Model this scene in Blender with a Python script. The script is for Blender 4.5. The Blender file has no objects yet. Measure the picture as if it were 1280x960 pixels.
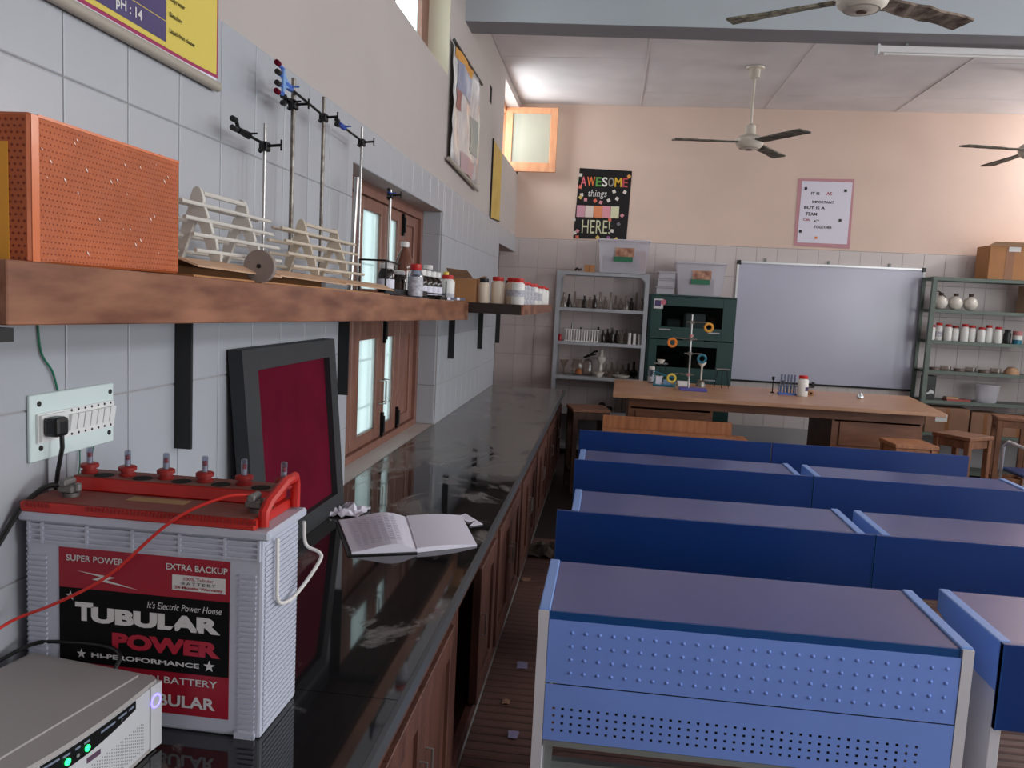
import bpy, bmesh, math, random
from mathutils import Vector, Matrix
random.seed(7)
PI = math.pi
SC = bpy.context.scene
COL = SC.collection

# ------------------------------------------------------------------ camera, world, light, exposure
CAMZ = 1.68
def _cam():
    yaw, pitch, roll = -.11554, -.10418, .0496
    cy, sy, cp, sp = math.cos(yaw), math.sin(yaw), math.cos(pitch), math.sin(pitch)
    f = Vector((sy*cp, cy*cp, sp)); r = Vector((cy, -sy, 0)); u = r.cross(f)
    cr, sr = math.cos(roll), math.sin(roll)
    r2 = r*cr + u*sr; u2 = -r*sr + u*cr
    c = bpy.data.cameras.new('camera'); c.sensor_width = 36; c.lens = 36*1005/1280; c.clip_start = .02
    o = bpy.data.objects.new('camera', c); COL.objects.link(o)
    o.matrix_world = Matrix(((r2.x, u2.x, -f.x, 0), (r2.y, u2.y, -f.y, 0), (r2.z, u2.z, -f.z, CAMZ), (0, 0, 0, 1)))
    SC.camera = o
_cam()
w = bpy.data.worlds.new('daylight'); SC.world = w; w.use_nodes = True
w.node_tree.nodes['Background'].inputs[0].default_value = (.86, .97, 1, 1)
w.node_tree.nodes['Background'].inputs[1].default_value = 1.35
def area(name, loc, rot, sx, sy, power, color=(1, .97, .93)):
    l = bpy.data.lights.new(name, 'AREA'); l.shape = 'RECTANGLE'; l.size = sx; l.size_y = sy; l.energy = power; l.color = color
    o = bpy.data.objects.new(name, l); COL.objects.link(o); o.location = loc; o.rotation_euler = rot
    return o
# daylight through the windows and ventilators of the right wall (light falls towards -x)
RW = (0, PI/2, 0)
for k, yc in enumerate((-1.0, 1.6, 4.3, 7.0)):
    area('window_daylight', (5.75, yc, 1.75), RW, 1.4, 1.7, (105, 46, 30, 14)[k], (.96, .99, 1))
for k, yc in enumerate((-1.0, 1.6, 4.3)):
    area('ventilator_daylight', (5.75, yc, 3.38), RW, .6, 1.7, 36, (.96, .99, 1))
area('ventilator_daylight', (5.75, 8.60, 3.5), RW, .45, .75, 58, (1, .98, .96))
# daylight through the left ventilators (towards +x)
area('ventilator_daylight', (-1.42, 8.5, 3.45), (0, -PI/2, 0), .6, 1.0, 16, (.92, .98, 1))
area('ventilator_daylight', (-1.36, 4.35, 3.42), (0, -PI/2, 0), .5, 1.6, 10, (.95, .98, 1))
SC.view_settings.view_transform = 'Standard'
SC.view_settings.look = 'None'
SC.view_settings.gamma = 1
SC.view_settings.use_curve_mapping = False
SC.view_settings.exposure = 0.0

# ------------------------------------------------------------------ materials
def L(r, g, b):
    f = lambda c: (c/255/12.92) if c/255 <= .04045 else ((c/255+.055)/1.055)**2.4
    return (f(r), f(g), f(b))
MATS = {}
def mat(name, rgb, rough=.5, metal=0, var=0, vscale=6, rgb2=None, bump=0, bscale=40, stretch=None, emit=0, coat=0, spec=.5, rvar=0, detail=4):
    if name in MATS: return MATS[name]
    m = bpy.data.materials.new(name); m.use_nodes = True; nt = m.node_tree
    b = nt.nodes['Principled BSDF']; c = L(*rgb)
    b.inputs['Base Color'].default_value = (*c, 1); b.inputs['Roughness'].default_value = rough
    b.inputs['Metallic'].default_value = metal; b.inputs['Specular IOR Level'].default_value = spec
    b.inputs['Coat Weight'].default_value = coat
    if emit:
        b.inputs['Emission Color'].default_value = (*c, 1); b.inputs['Emission Strength'].default_value = emit
    vec = None
    if var or bump or rgb2 or rvar:
        tc = nt.nodes.new('ShaderNodeTexCoord'); vec = tc.outputs['Object']
        if stretch:
            mp = nt.nodes.new('ShaderNodeMapping'); mp.inputs['Scale'].default_value = stretch
            nt.links.new(vec, mp.inputs['Vector']); vec = mp.outputs[0]
    if var or rgb2:
        n = nt.nodes.new('ShaderNodeTexNoise'); n.inputs['Scale'].default_value = vscale; n.inputs['Detail'].default_value = detail
        nt.links.new(vec, n.inputs['Vector'])
        rp = nt.nodes.new('ShaderNodeValToRGB')
        c2 = L(*rgb2) if rgb2 else tuple(x*(1-var) for x in c)
        rp.color_ramp.elements[0].position = .3; rp.color_ramp.elements[0].color = (*c2, 1)
        rp.color_ramp.elements[1].position = .68; rp.color_ramp.elements[1].color = (*c, 1)
        nt.links.new(n.outputs['Fac'], rp.inputs['Fac']); nt.links.new(rp.outputs['Color'], b.inputs['Base Color'])
    if rvar:
        n = nt.nodes.new('ShaderNodeTexNoise'); n.inputs['Scale'].default_value = vscale; n.inputs['Detail'].default_value = 5
        nt.links.new(vec, n.inputs['Vector'])
        mr = nt.nodes.new('ShaderNodeMapRange'); mr.inputs[1].default_value = .35; mr.inputs[2].default_value = .7
        mr.inputs[3].default_value = rough; mr.inputs[4].default_value = rough+rvar
        nt.links.new(n.outputs['Fac'], mr.inputs[0]); nt.links.new(mr.outputs[0], b.inputs['Roughness'])
    if bump:
        n = nt.nodes.new('ShaderNodeTexNoise'); n.inputs['Scale'].default_value = bscale; n.inputs['Detail'].default_value = 4
        nt.links.new(vec, n.inputs['Vector'])
        bp = nt.nodes.new('ShaderNodeBump'); bp.inputs['Strength'].default_value = bump; bp.inputs['Distance'].default_value = .01
        nt.links.new(n.outputs['Fac'], bp.inputs['Height']); nt.links.new(bp.outputs['Normal'], b.inputs['Normal'])
    MATS[name] = m; return m
def glassmat(name, tint, gloss=.12, rough=.05, body=0, bodyc=(200, 200, 200)):
    m = bpy.data.materials.new(name); m.use_nodes = True; nt = m.node_tree; nt.nodes.clear()
    out = nt.nodes.new('ShaderNodeOutputMaterial'); tr = nt.nodes.new('ShaderNodeBsdfTransparent'); tr.inputs[0].default_value = (*L(*tint), 1)
    gl = nt.nodes.new('ShaderNodeBsdfGlossy'); gl.inputs['Roughness'].default_value = rough; gl.inputs[0].default_value = (.9, .9, .9, 1)
    fr = nt.nodes.new('ShaderNodeLayerWeight'); fr.inputs[0].default_value = gloss
    mx = nt.nodes.new('ShaderNodeMixShader'); nt.links.new(fr.outputs['Facing'], mx.inputs[0])
    nt.links.new(tr.outputs[0], mx.inputs[1]); nt.links.new(gl.outputs[0], mx.inputs[2]); sh = mx
    if body:
        df = nt.nodes.new('ShaderNodeBsdfDiffuse'); df.inputs[0].default_value = (*L(*bodyc), 1)
        m2 = nt.nodes.new('ShaderNodeMixShader'); m2.inputs[0].default_value = body
        nt.links.new(mx.outputs[0], m2.inputs[1]); nt.links.new(df.outputs[0], m2.inputs[2]); sh = m2
    nt.links.new(sh.outputs[0], out.inputs[0]); MATS[name] = m; return m
def frosted(name):
    m = bpy.data.materials.new(name); m.use_nodes = True; nt = m.node_tree; nt.nodes.clear()
    out = nt.nodes.new('ShaderNodeOutputMaterial')
    r = nt.nodes.new('ShaderNodeBsdfRefraction'); r.inputs['Roughness'].default_value = .3; r.inputs['IOR'].default_value = 1.02; r.inputs[0].default_value = (.93, .98, .97, 1)
    t = nt.nodes.new('ShaderNodeBsdfTranslucent'); t.inputs[0].default_value = (.8, .9, .9, 1)
    g = nt.nodes.new('ShaderNodeBsdfGlossy'); g.inputs['Roughness'].default_value = .2
    a = nt.nodes.new('ShaderNodeMixShader'); a.inputs[0].default_value = .3
    nt.links.new(r.outputs[0], a.inputs[1]); nt.links.new(t.outputs[0], a.inputs[2])
    b = nt.nodes.new('ShaderNodeMixShader'); b.inputs[0].default_value = .06
    nt.links.new(a.outputs[0], b.inputs[1]); nt.links.new(g.outputs[0], b.inputs[2])
    nt.links.new(b.outputs[0], out.inputs[0]); MATS[name] = m; return m

M = {}
M['tile'] = mat('glazed_white_tile', (174, 177, 184), .28, var=.04, vscale=3, spec=.4)
M['tile_back'] = mat('glazed_cream_tile', (205, 194, 192), .35, var=.05, vscale=3, spec=.3)
M['grout'] = mat('dark_grout', (158, 154, 156), .9)
M['plaster'] = mat('pinkish_plaster', (188, 178, 174), .9, var=.07, vscale=1.6, bump=.15, bscale=25)
M['plaster_back'] = mat('pink_plaster', (226, 200, 186), .9, var=.08, vscale=1.2, bump=.12, bscale=20)
M['cream'] = mat('cream_paint', (222, 212, 190), .8)
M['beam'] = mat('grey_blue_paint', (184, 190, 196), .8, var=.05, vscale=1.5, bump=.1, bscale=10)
M['beam_under'] = mat('beam_underside_grey', (150, 148, 152), .85, var=.06, vscale=2)  # beam underside coloured a darker grey than the beam faces
M['ceil'] = mat('stained_whitewash', (236, 231, 233), .9, var=.2, vscale=1.4, bump=.3, bscale=6, detail=7)
M['floor'] = mat('brown_floor', (44, 28, 26), .6, var=.3, vscale=4)
M['rib'] = mat('brown_ribbed_strip', (108, 74, 66), .5, var=.35, vscale=5, bump=.2, bscale=30)
M['granite'] = mat('black_granite', (22, 23, 25), .06, spec=.75)
M['granite_edge'] = mat('granite_edge', (70, 74, 78), .35)
M['wood'] = mat('red_brown_wood', (120, 76, 60), .4, rgb2=(92, 50, 36), vscale=5, stretch=(8, 1, 1), bump=.1)
M['window_wood'] = mat('window_wood', (138, 96, 82), .4, rgb2=(112, 74, 62), vscale=4, stretch=(6, 6, 1))
M['pale_frame'] = mat('pale_orange_wood', (222, 160, 118), .5, rgb2=(205, 138, 100), vscale=5, stretch=(4, 4, 1))
M['cab_wood'] = mat('dark_cabinet_wood', (104, 66, 54), .45, rgb2=(70, 42, 36), vscale=4, stretch=(5, 5, .8), bump=.15)
M['plank'] = mat('swirled_wood', (160, 110, 84), .3, rgb2=(106, 64, 48), vscale=4.0, stretch=(6, 1.2, 6), spec=.4, detail=8)
M['table_wood'] = mat('tan_table_wood', (186, 142, 112), .35, rgb2=(164, 120, 92), vscale=4, stretch=(1, 6, 1))
M['table_body'] = mat('brown_table_wood', (134, 86, 60), .5, rgb2=(108, 66, 46), vscale=4, stretch=(1, 1, 5))
M['bench_wood'] = mat('orange_wood', (172, 114, 76), .45, rgb2=(140, 86, 54), vscale=5, stretch=(7, 1, .8))
M['stool_wood'] = mat('stool_wood', (142, 94, 66), .5, rgb2=(104, 66, 46), vscale=5, stretch=(3, 3, 1))
M['dark_stool'] = mat('dark_stool_wood', (84, 54, 40), .5, rgb2=(52, 34, 28), vscale=5, stretch=(3, 3, 1))
M['black'] = mat('black_paint', (20, 20, 21), .5)
M['blackp'] = mat('black_plastic', (18, 18, 19), .4)
M['blackm'] = mat('black_iron', (22, 22, 24), .45, metal=.6)
M['charcoal'] = mat('charcoal_frame', (44, 46, 50), .6, var=.2, vscale=8)
M['maroon'] = mat('maroon_velvet', (98, 14, 38), .95, var=.25, vscale=6, spec=.1)
M['white'] = mat('white_plastic', (226, 226, 226), .4)
M['case'] = mat('milky_plastic', (190, 193, 208), .35, var=.03, vscale=5)
M['red'] = mat('red_plastic', (196, 40, 32), .4, var=.15, vscale=10)
M['reddust'] = mat('dusty_red_plastic', (140, 62, 54), .7, rgb2=(126, 92, 84), vscale=9)
M['darkred'] = mat('dark_red_plastic', (150, 34, 30), .5)
M['lab_red'] = mat('label_red', (158, 22, 44), .4)
M['lab_black'] = mat('label_black', (9, 9, 11), .65, spec=.2)
M['lab_white'] = mat('label_white', (214, 212, 212), .5)
M['lab_crimson'] = mat('label_crimson', (176, 34, 56), .45)
M['yellow'] = mat('yellow_print', (216, 194, 86), .6)
M['indigo'] = mat('indigo_print', (78, 70, 118), .6, rgb2=(70, 52, 96), vscale=5)
M['magenta'] = mat('magenta_print', (158, 40, 88), .6)
M['paper'] = mat('white_paper', (226, 222, 236), .8)
M['papermark'] = mat('handwriting_ink', (150, 144, 178), .8)
M['greyplastic'] = mat('grey_roller', (168, 160, 148), .5)
M['steel'] = mat('steel', (176, 174, 172), .3, metal=.9)
M['rust_steel'] = mat('rusty_steel', (150, 146, 140), .4, metal=.7, rgb2=(92, 80, 70), vscale=30)
M['galv'] = mat('grey_rack_paint', (172, 174, 180), .5, metal=.2, var=.15, vscale=8)
M['greenrack'] = mat('olive_grey_rack_paint', (98, 108, 100), .5, metal=.2, var=.15, vscale=8)
M['greencab'] = mat('dark_green_enamel', (28, 66, 62), .4, var=.12, vscale=5)
M['cardboard'] = mat('cardboard', (176, 124, 82), .85, var=.12, vscale=8)
M['cardboard_light'] = mat('pale_cardboard', (196, 158, 128), .85, var=.12, vscale=8)
M['cardboard_dull'] = mat('dull_cardboard', (150, 112, 90), .85, var=.12, vscale=8)
M['tape'] = mat('brown_tape', (140, 88, 48), .35)
M['orange_box'] = mat('orange_wrapping', (186, 94, 50), .55, var=.2, vscale=12, bump=.5, bscale=18)
M['orange_dark'] = mat('rust_dots', (126, 44, 24), .6)
M['mustard'] = mat('mustard_label', (226, 156, 50), .6)
M['blue'] = mat('light_blue_enamel', (126, 158, 238), .4, var=.05, vscale=5)
M['blue_strip'] = mat('sky_blue_edge', (120, 156, 220), .35)
M['navy'] = mat('navy_laminate', (20, 54, 118), .3, var=.06, vscale=3)
M['navy_edge'] = mat('navy_edge_band', (22, 72, 132), .35)
M['top'] = mat('slate_blue_laminate', (74, 85, 142), .24, var=.08, vscale=2.5)
M['frame_white'] = mat('white_enamel_tube', (214, 212, 218), .4, var=.06, vscale=9)
M['frame_grey'] = mat('grey_enamel_tube', (130, 134, 132), .45)
M['wb'] = mat('whiteboard_enamel', (184, 184, 202), .22, var=.03, vscale=2)
M['alu'] = mat('aluminium', (196, 196, 198), .35, metal=.7)
M['fan'] = mat('ivory_enamel', (216, 206, 192), .4)
M['fan_blade'] = mat('blade_wrapped_in_print', (120, 114, 100), .7, rgb2=(26, 24, 22), vscale=16, detail=6)
M['fan_cloth'] = mat('torn_brown_wrap', (150, 132, 118), .9, rgb2=(52, 34, 28), vscale=13, bump=.6, bscale=20)
M['newsprint'] = mat('newsprint_wrap', (168, 160, 138), .8, rgb2=(40, 38, 34), vscale=22, stretch=(1, 1, 1))
M['tubelight'] = mat('tube_light_white', (226, 222, 222), .4)
M['jar'] = mat('ivory_jar_plastic', (222, 204, 184), .4)
M['jarw'] = mat('white_jar_plastic', (230, 228, 224), .4)
M['jarlab'] = mat('grey_print_label', (208, 206, 214), .6, rgb2=(150, 148, 158), vscale=70)
M['redcap'] = mat('red_cap', (196, 34, 32), .4)
M['yellowcap'] = mat('yellow_cap', (226, 188, 60), .4)
M['whitecap'] = mat('white_cap', (226, 222, 220), .45)
M['amber'] = mat('dark_amber_glass', (34, 24, 20), .12)
M['brownliq'] = mat('brown_liquid', (120, 60, 42), .2)
M['teal'] = mat('teal_plastic', (24, 110, 132), .4)
M['bluem'] = mat('blue_enamel', (46, 74, 160), .4)
M['blueclamp'] = mat('blue_clamp_enamel', (70, 110, 196), .4)
M['violet'] = mat('violet_base', (84, 82, 160), .5)
M['orange'] = mat('orange_plastic', (232, 130, 40), .5)
M['green'] = mat('green_wire', (26, 110, 84), .5)
M['redwire'] = mat('red_wire', (206, 46, 40), .4)
M['plate'] = mat('pale_switch_plate', (214, 228, 228), .4)
M['ups'] = mat('grey_beige_case', (166, 160, 158), .5)
M['upsface'] = mat('pale_grey_face', (196, 196, 200), .45)
M['led_green'] = mat('green_led', (40, 255, 120), .4, emit=3)
M['led_blue'] = mat('blue_ring_light', (120, 110, 255), .4, emit=3)
M['wax'] = mat('aged_plastic_white', (208, 202, 194), .6, var=.08, vscale=12)
M['wax2'] = mat('aged_wood_cream', (204, 190, 172), .7, var=.12, vscale=12)
M['chartbase'] = mat('laminated_chart', (222, 218, 216), .2, rgb2=(186, 184, 188), vscale=6, stretch=(1, 3, 1), coat=.3)
M['chartgold'] = mat('gold_chart', (206, 176, 92), .6, rgb2=(186, 150, 70), vscale=8)
M['chartorange'] = mat('orange_print', (214, 150, 60), .5)
M['pinkborder'] = mat('pink_border', (196, 142, 150), .7)
M['binclear'] = glassmat('cloudy_plastic', (242, 242, 246), .3, .15, .40, (244, 242, 250))
M['glass'] = glassmat('thin_clear_glass', (226, 220, 214), .35, .04, .1, (150, 138, 130))
M['glassdark'] = glassmat('smoky_glass', (120, 104, 98), .35, .05, .25, (60, 50, 46))
M['pet'] = glassmat('clear_pet', (205, 210, 222), .3, .05, .15, (150, 155, 175))
M['cabglass'] = glassmat('cabinet_pane', (190, 196, 196), .15, .05)
M['frost'] = frosted('frosted_pane')
M['smoke'] = mat('dark_hole', (8, 8, 8), .9)
M['bottlebrown'] = mat('amber_with_label', (70, 46, 36), .15)
M['rope'] = mat('white_rope', (222, 218, 214), .7)
M['wire_grey'] = mat('grey_cable', (110, 110, 114), .5)
M['pinkpad'] = mat('dusty_pink', (190, 120, 120), .6)
M['whiteware'] = mat('porcelain', (222, 214, 204), .25)
M['dim_glass'] = mat('dim_brown_glassware', (118, 100, 92), .3, var=.3, vscale=20)
M['clothgrey'] = mat('dirty_cloth', (96, 84, 74), .95, var=.3, vscale=12)

# ------------------------------------------------------------------ geometry helpers
class MB:
    def __init__(s): s.v = []; s.f = []
    def add(s, vs, fs):
        o = len(s.v); s.v += [Vector(p) for p in vs]; s.f += [tuple(i+o for i in f) for f in fs]; return s
    def box(s, x0, x1, y0, y1, z0, z1):
        x0, x1 = min(x0, x1), max(x0, x1); y0, y1 = min(y0, y1), max(y0, y1); z0, z1 = min(z0, z1), max(z0, z1)
        return s.add([(x0,y0,z0),(x1,y0,z0),(x1,y1,z0),(x0,y1,z0),(x0,y0,z1),(x1,y0,z1),(x1,y1,z1),(x0,y1,z1)],
              [(0,3,2,1),(4,5,6,7),(0,1,5,4),(1,2,6,5),(2,3,7,6),(3,0,4,7)])
    def prism(s, pts, d):
        pts = [Vector(p) for p in pts]; d = Vector(d); n = len(pts)
        nrm = Vector()
        for i in range(n): nrm += pts[i].cross(pts[(i+1) % n])
        if nrm.dot(d) < 0: pts = pts[::-1]
        return s.add(pts + [p+d for p in pts], [tuple(range(n))[::-1], tuple(range(n, 2*n))] + [(i, (i+1) % n, n+(i+1) % n, n+i) for i in range(n)])
    def cyl(s, a, b, r0, r1=None, n=12):
        if r1 is None: r1 = r0
        a = Vector(a); b = Vector(b); d = (b-a).normalized()
        t = Vector((1,0,0)) if abs(d.x) < .8 else Vector((0,1,0)); p = d.cross(t).normalized(); q = d.cross(p)
        vs = [a+(p*math.cos(2*PI*i/n)+q*math.sin(2*PI*i/n))*r0 for i in range(n)] + [b+(p*math.cos(2*PI*i/n)+q*math.sin(2*PI*i/n))*r1 for i in range(n)]
        return s.add(vs, [tuple(range(n))[::-1], tuple(range(n, 2*n))] + [(i, (i+1) % n, n+(i+1) % n, n+i) for i in range(n)])
    def tube(s, pts, r, n=8):
        pts = [Vector(p) for p in pts]; m = len(pts); vs = []; ref = None
        for i, c in enumerate(pts):
            d = (pts[min(i+1, m-1)]-pts[max(i-1, 0)]).normalized()
            if ref is None:
                ref = Vector((0,0,1)) if abs(d.z) < .8 else Vector((1,0,0))
            p = (ref - d*ref.dot(d)).normalized(); q = d.cross(p); ref = p
            vs += [c+(p*math.cos(2*PI*k/n)+q*math.sin(2*PI*k/n))*r for k in range(n)]
        fs = [(i*n+k, i*n+(k+1) % n, (i+1)*n+(k+1) % n, (i+1)*n+k) for i in range(m-1) for k in range(n)]
        return s.add(vs, fs + [tuple(range(n))[::-1], tuple(range((m-1)*n, m*n))])
    def lathe(s, prof, c=(0,0,0), n=16, axis=2, flip=False):
        c = Vector(c); vs = []; m = len(prof)
        for r, z in prof:
            for k in range(n):
                a = 2*PI*k/n; p = (r*math.cos(a), r*math.sin(a), z)
                if axis == 0: p = (p[2], p[0], p[1])
                if axis == 1: p = (p[1], p[2], p[0])
                vs.append(c+Vector(p))
        fs = [(i*n+k, i*n+(k+1) % n, (i+1)*n+(k+1) % n, (i+1)*n+k) for i in range(m-1) for k in range(n)]
        fs += [tuple(range(n))[::-1], tuple(range((m-1)*n, m*n))]
        return s.add(vs, fs)
    def xf(s, mx, start=0):
        for i in range(start, len(s.v)): s.v[i] = mx @ s.v[i]
        return s
    def build(s, name, m, parent=None, bevel=0, smooth=False, label=None, kind=None, seg=1):
        me = bpy.data.meshes.new(name); vs = s.v
        if parent is not None:
            r = parent
            while r.parent: r = r.parent
            inv = r.matrix_basis.inverted(); vs = [inv @ v for v in vs]
        me.from_pydata(vs, [], s.f)
        if bevel:
            bm = bmesh.new(); bm.from_mesh(me)
            bmesh.ops.bevel(bm, geom=[e for e in bm.edges], offset=bevel, segments=seg, affect='EDGES', profile=.5)
            bm.to_mesh(me); bm.free()
        if smooth:
            me.shade_smooth()
            try: me.set_sharp_from_angle(angle=math.radians(38))
            except Exception: pass
        me.materials.append(M[m] if isinstance(m, str) else m)
        o = bpy.data.objects.new(name, me); COL.objects.link(o)
        if parent is not None: o.parent = parent
        if label: o['label'] = label
        if kind: o['kind'] = kind
        return o
def tag(o, label, cat, group=None):
    o['label'] = label; o['category'] = cat
    if group: o['group'] = group
    return o
def thing(name, label, cat, loc, rz=0, group=None):
    o = bpy.data.objects.new(name, None); COL.objects.link(o); o.empty_display_size = .05
    o.matrix_basis = Matrix.Translation(Vector(loc)) @ Matrix.Rotation(rz, 4, 'Z')
    return tag(o, label, cat, group)
def single(mb, name, m, label, cat, group=None, **k):
    """a thing that is one mesh; the origin is put at its base"""
    c = Vector((sum(v.x for v in mb.v)/len(mb.v), sum(v.y for v in mb.v)/len(mb.v), min(v.z for v in mb.v)))
    mb.v = [v-c for v in mb.v]; o = mb.build(name, m, **k); o.location = c
    return tag(o, label, cat, group)
def struct(o): o['kind'] = 'structure'; return o
def cat3(): return MB()
ORD = ['first', 'second', 'third', 'fourth', 'fifth', 'sixth', 'seventh', 'eighth', 'ninth', 'tenth', 'eleventh', 'twelfth', 'thirteenth', 'fourteenth', 'fifteenth', 'sixteenth', 'seventeenth', 'eighteenth']
def text(body, m, parent, org, xd, up, width, height, shear=0, bold=0, thick=.0006, name='lettering', spacing=1.0):
    """flat raised lettering: lower left corner org, fitted to width x height"""
    cu = bpy.data.curves.new('t', 'FONT'); cu.body = body; cu.size = 1; cu.shear = shear; cu.offset = bold; cu.resolution_u = 3; cu.space_character = spacing
    o = bpy.data.objects.new('t', cu); COL.objects.link(o)
    dg = bpy.context.evaluated_depsgraph_get(); dg.update()
    me = o.evaluated_get(dg).to_mesh()
    vs = [v.co.copy() for v in me.vertices]; fs = [tuple(p.vertices) for p in me.polygons]
    o.evaluated_get(dg).to_mesh_clear(); bpy.data.objects.remove(o); bpy.data.curves.remove(cu)
    x0 = min(v.x for v in vs); x1 = max(v.x for v in vs); y0 = min(v.y for v in vs); y1 = max(v.y for v in vs)
    xd = Vector(xd).normalized(); up = Vector(up).normalized(); nn = xd.cross(up); org = Vector(org)+nn*thick
    mb = MB(); mb.add([org+xd*((v.x-x0)/(x1-x0)*width)+up*((v.y-y0)/(y1-y0)*height) for v in vs], fs)
    return mb.build(name, m, parent)
def copy_tree(o, parent=None):
    c = o.copy(); COL.objects.link(c)
    if parent is not None: c.parent = parent
    for ch in list(o.children): copy_tree(ch, c)
    return c

# ------------------------------------------------------------------ the room
XW, XR, YB, YF, ZC = -1.13, 5.8, 9.3, -2.4, 3.89
TW, TH, TZ = .2215, .3333, 2.416
# openings in the left wall: (y0, y1, z0, z1)
OPEN = [(3.40, 5.27, .82, 2.23), (7.99, 9.3, 0, 2.23), (3.6, 5.29, 3.1, 3.72), (7.94, 9.3, 3.1, 3.80)]
def wall_cells(ys, zs, op):
    out = []
    for i in range(len(ys)-1):
        for j in range(len(zs)-1):
            yc, zc = (ys[i]+ys[i+1])/2, (zs[j]+zs[j+1])/2
            if any(a < yc < b and c < zc < d for a, b, c, d in op): continue
            out.append((ys[i], ys[i+1], zs[j], zs[j+1]))
    return out
mb = MB()
ys = sorted(set([YF, 9.3+.25] + [v for o in OPEN for v in o[:2]])); zs = sorted(set([0, TZ, ZC+.2] + [v for o in OPEN for v in o[2:]]))
for a, b, c, d in wall_cells(ys, zs, OPEN): mb.box(XW-.25, XW, a, b, c, d)
# merge inner coincident faces is not needed: they are hidden inside the wall
wall_left = struct(mb.build('wall_left', 'plaster'))
# glazed tiles on the left wall, one object each
TILE = {}
def tile_mesh(w, h, t, axis, m):
    key = (round(w, 4), round(h, 4), axis, m)
    if key not in TILE:
        b = MB()
        e = .003
        # pillow-edged slab: back face w x h, front face inset by e
        def P(u, v, d): return (d, u, v) if axis == 'x' else (u, -d, v)
        bk = [P(0,0,0), P(w,0,0), P(w,h,0), P(0,h,0)]; md = [P(0,0,t-.0015), P(w,0,t-.0015), P(w,h,t-.0015), P(0,h,t-.0015)]
        fr = [P(e,e,t), P(w-e,e,t), P(w-e,h-e,t), P(e,h-e,t)]
        b.add(bk+md+fr, [(0,1,5,4),(1,2,6,5),(2,3,7,6),(3,0,4,7),(4,5,9,8),(5,6,10,9),(6,7,11,10),(7,4,8,11),(8,9,10,11),(3,2,1,0)])
        me = bpy.data.meshes.new('tile'); me.from_pydata(b.v, [], b.f); me.materials.append(M[m]); TILE[key] = me
    return TILE[key]
def put_tile(parent, axis, a0, a1, z0, z1, plane, m):
    g = .0016
    if a1-a0 < .02 or z1-z0 < .02: return
    o = bpy.data.objects.new('tile', tile_mesh(a1-a0-2*g, z1-z0-2*g, .008, axis, m)); COL.objects.link(o); o.parent = parent
    o.location = (plane, a0+g, z0+g) if axis == 'x' else (a0+g, plane, z0+g)
def subtract(r, op):
    """rectangle r minus opening, as up to four rectangles"""
    a, b, c, d = r; e, f, g, h = op
    if e >= b or f <= a or g >= d or h <= c: return [r]
    out = []
    if a < e: out.append((a, e, c, d)); a = e
    if f < b: out.append((f, b, c, d)); b = f
    if c < g: out.append((a, b, c, g))
    if h < d: out.append((a, b, h, d))
    return out
nrow = 5
for i in range(0, 38):
    y0 = 1.113+.2215*i
    for j in range(nrow):
        z1 = TZ-TH*j; z0 = max(z1-TH, .822); rs = [(y0, min(y0+TW, YB), z0, z1)]
        for op in OPEN: rs = [q for r in rs for q in subtract(r, op)]
        for r in rs: put_tile(wall_left, 'x', *r, XW, 'tile')
b = MB()  # dark mortar bed behind the tiles
for a, e, c, d in wall_cells(sorted(set([.2, YB, 3.4, 5.27, 7.99])), [.82, 2.23, TZ], OPEN): b.box(XW+.0002, XW+.0045, a, e, c, d)
b.build('mortar_bed', 'grout', wall_left)
# tiled far jamb of the window niche
for j in range(5):
    z1 = min(TZ-TH*j, 2.23); z0 = max(TZ-TH*(j+1), .822)
    o = bpy.data.objects.new('tile', tile_mesh(.145, z1-z0-.0032, .008, 'y', 'tile')); COL.objects.link(o); o.parent = wall_left
    o.location = (XW-.148, 5.268, z0+.0016)
MB().box(XW-.16, XW-.001, 3.6, 5.285, 3.05, 3.0999).box(XW-.21, XW-.0005, 5.283, 5.29, 3.1, 3.72).build('painted_reveal', 'cream', wall_left)
MB().box(XW+.0001, XW+.002, 7.02, 7.13, 3.36, 3.50).build('wall_slot', 'smoke', wall_left)

mb = MB().box(XW-.25, XR+.2, YB, YB+.25, 0, ZC+.2)
wall_back = struct(mb.build('wall_back', 'plaster_back'))
b = MB().box(XW-.2, XR, YB-.0045, YB-.0002, 0, TZ-.02); b.build('mortar_bed', 'grout', wall_back)
for i in range(29):
    x0 = -1.30+.2215*i
    for j in range(6):
        z1 = TZ-.025-TH*j; z0 = z1-TH
        put_tile(wall_back, 'y', x0, min(x0+TW, XR), max(z0, 0), z1, YB, 'tile_back')
struct(MB().box(XW-.25, XR+.2, YF-.2, YF, 0, ZC+.2).build('wall_front', 'plaster'))
# right wall with window and ventilator openings
OR = [(yc-.9, yc+.9, 1.0, 2.5) for yc in (-1.0, 1.6, 4.3, 7.0)] + [(yc-.9, yc+.9, 3.06, 3.7) for yc in (-1.0, 1.6, 4.3)] + [(8.2, 9.04, 3.25, 3.75)]
ys = sorted(set([YF, YB] + [v for o in OR for v in o[:2]])); zs = sorted(set([0, ZC] + [v for o in OR for v in o[2:]]))
mb = MB()
for a, e, c, d in wall_cells(ys, zs, OR): mb.box(XR, XR+.2, a, e, c, d)
struct(mb.build('wall_right', 'plaster'))
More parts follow.
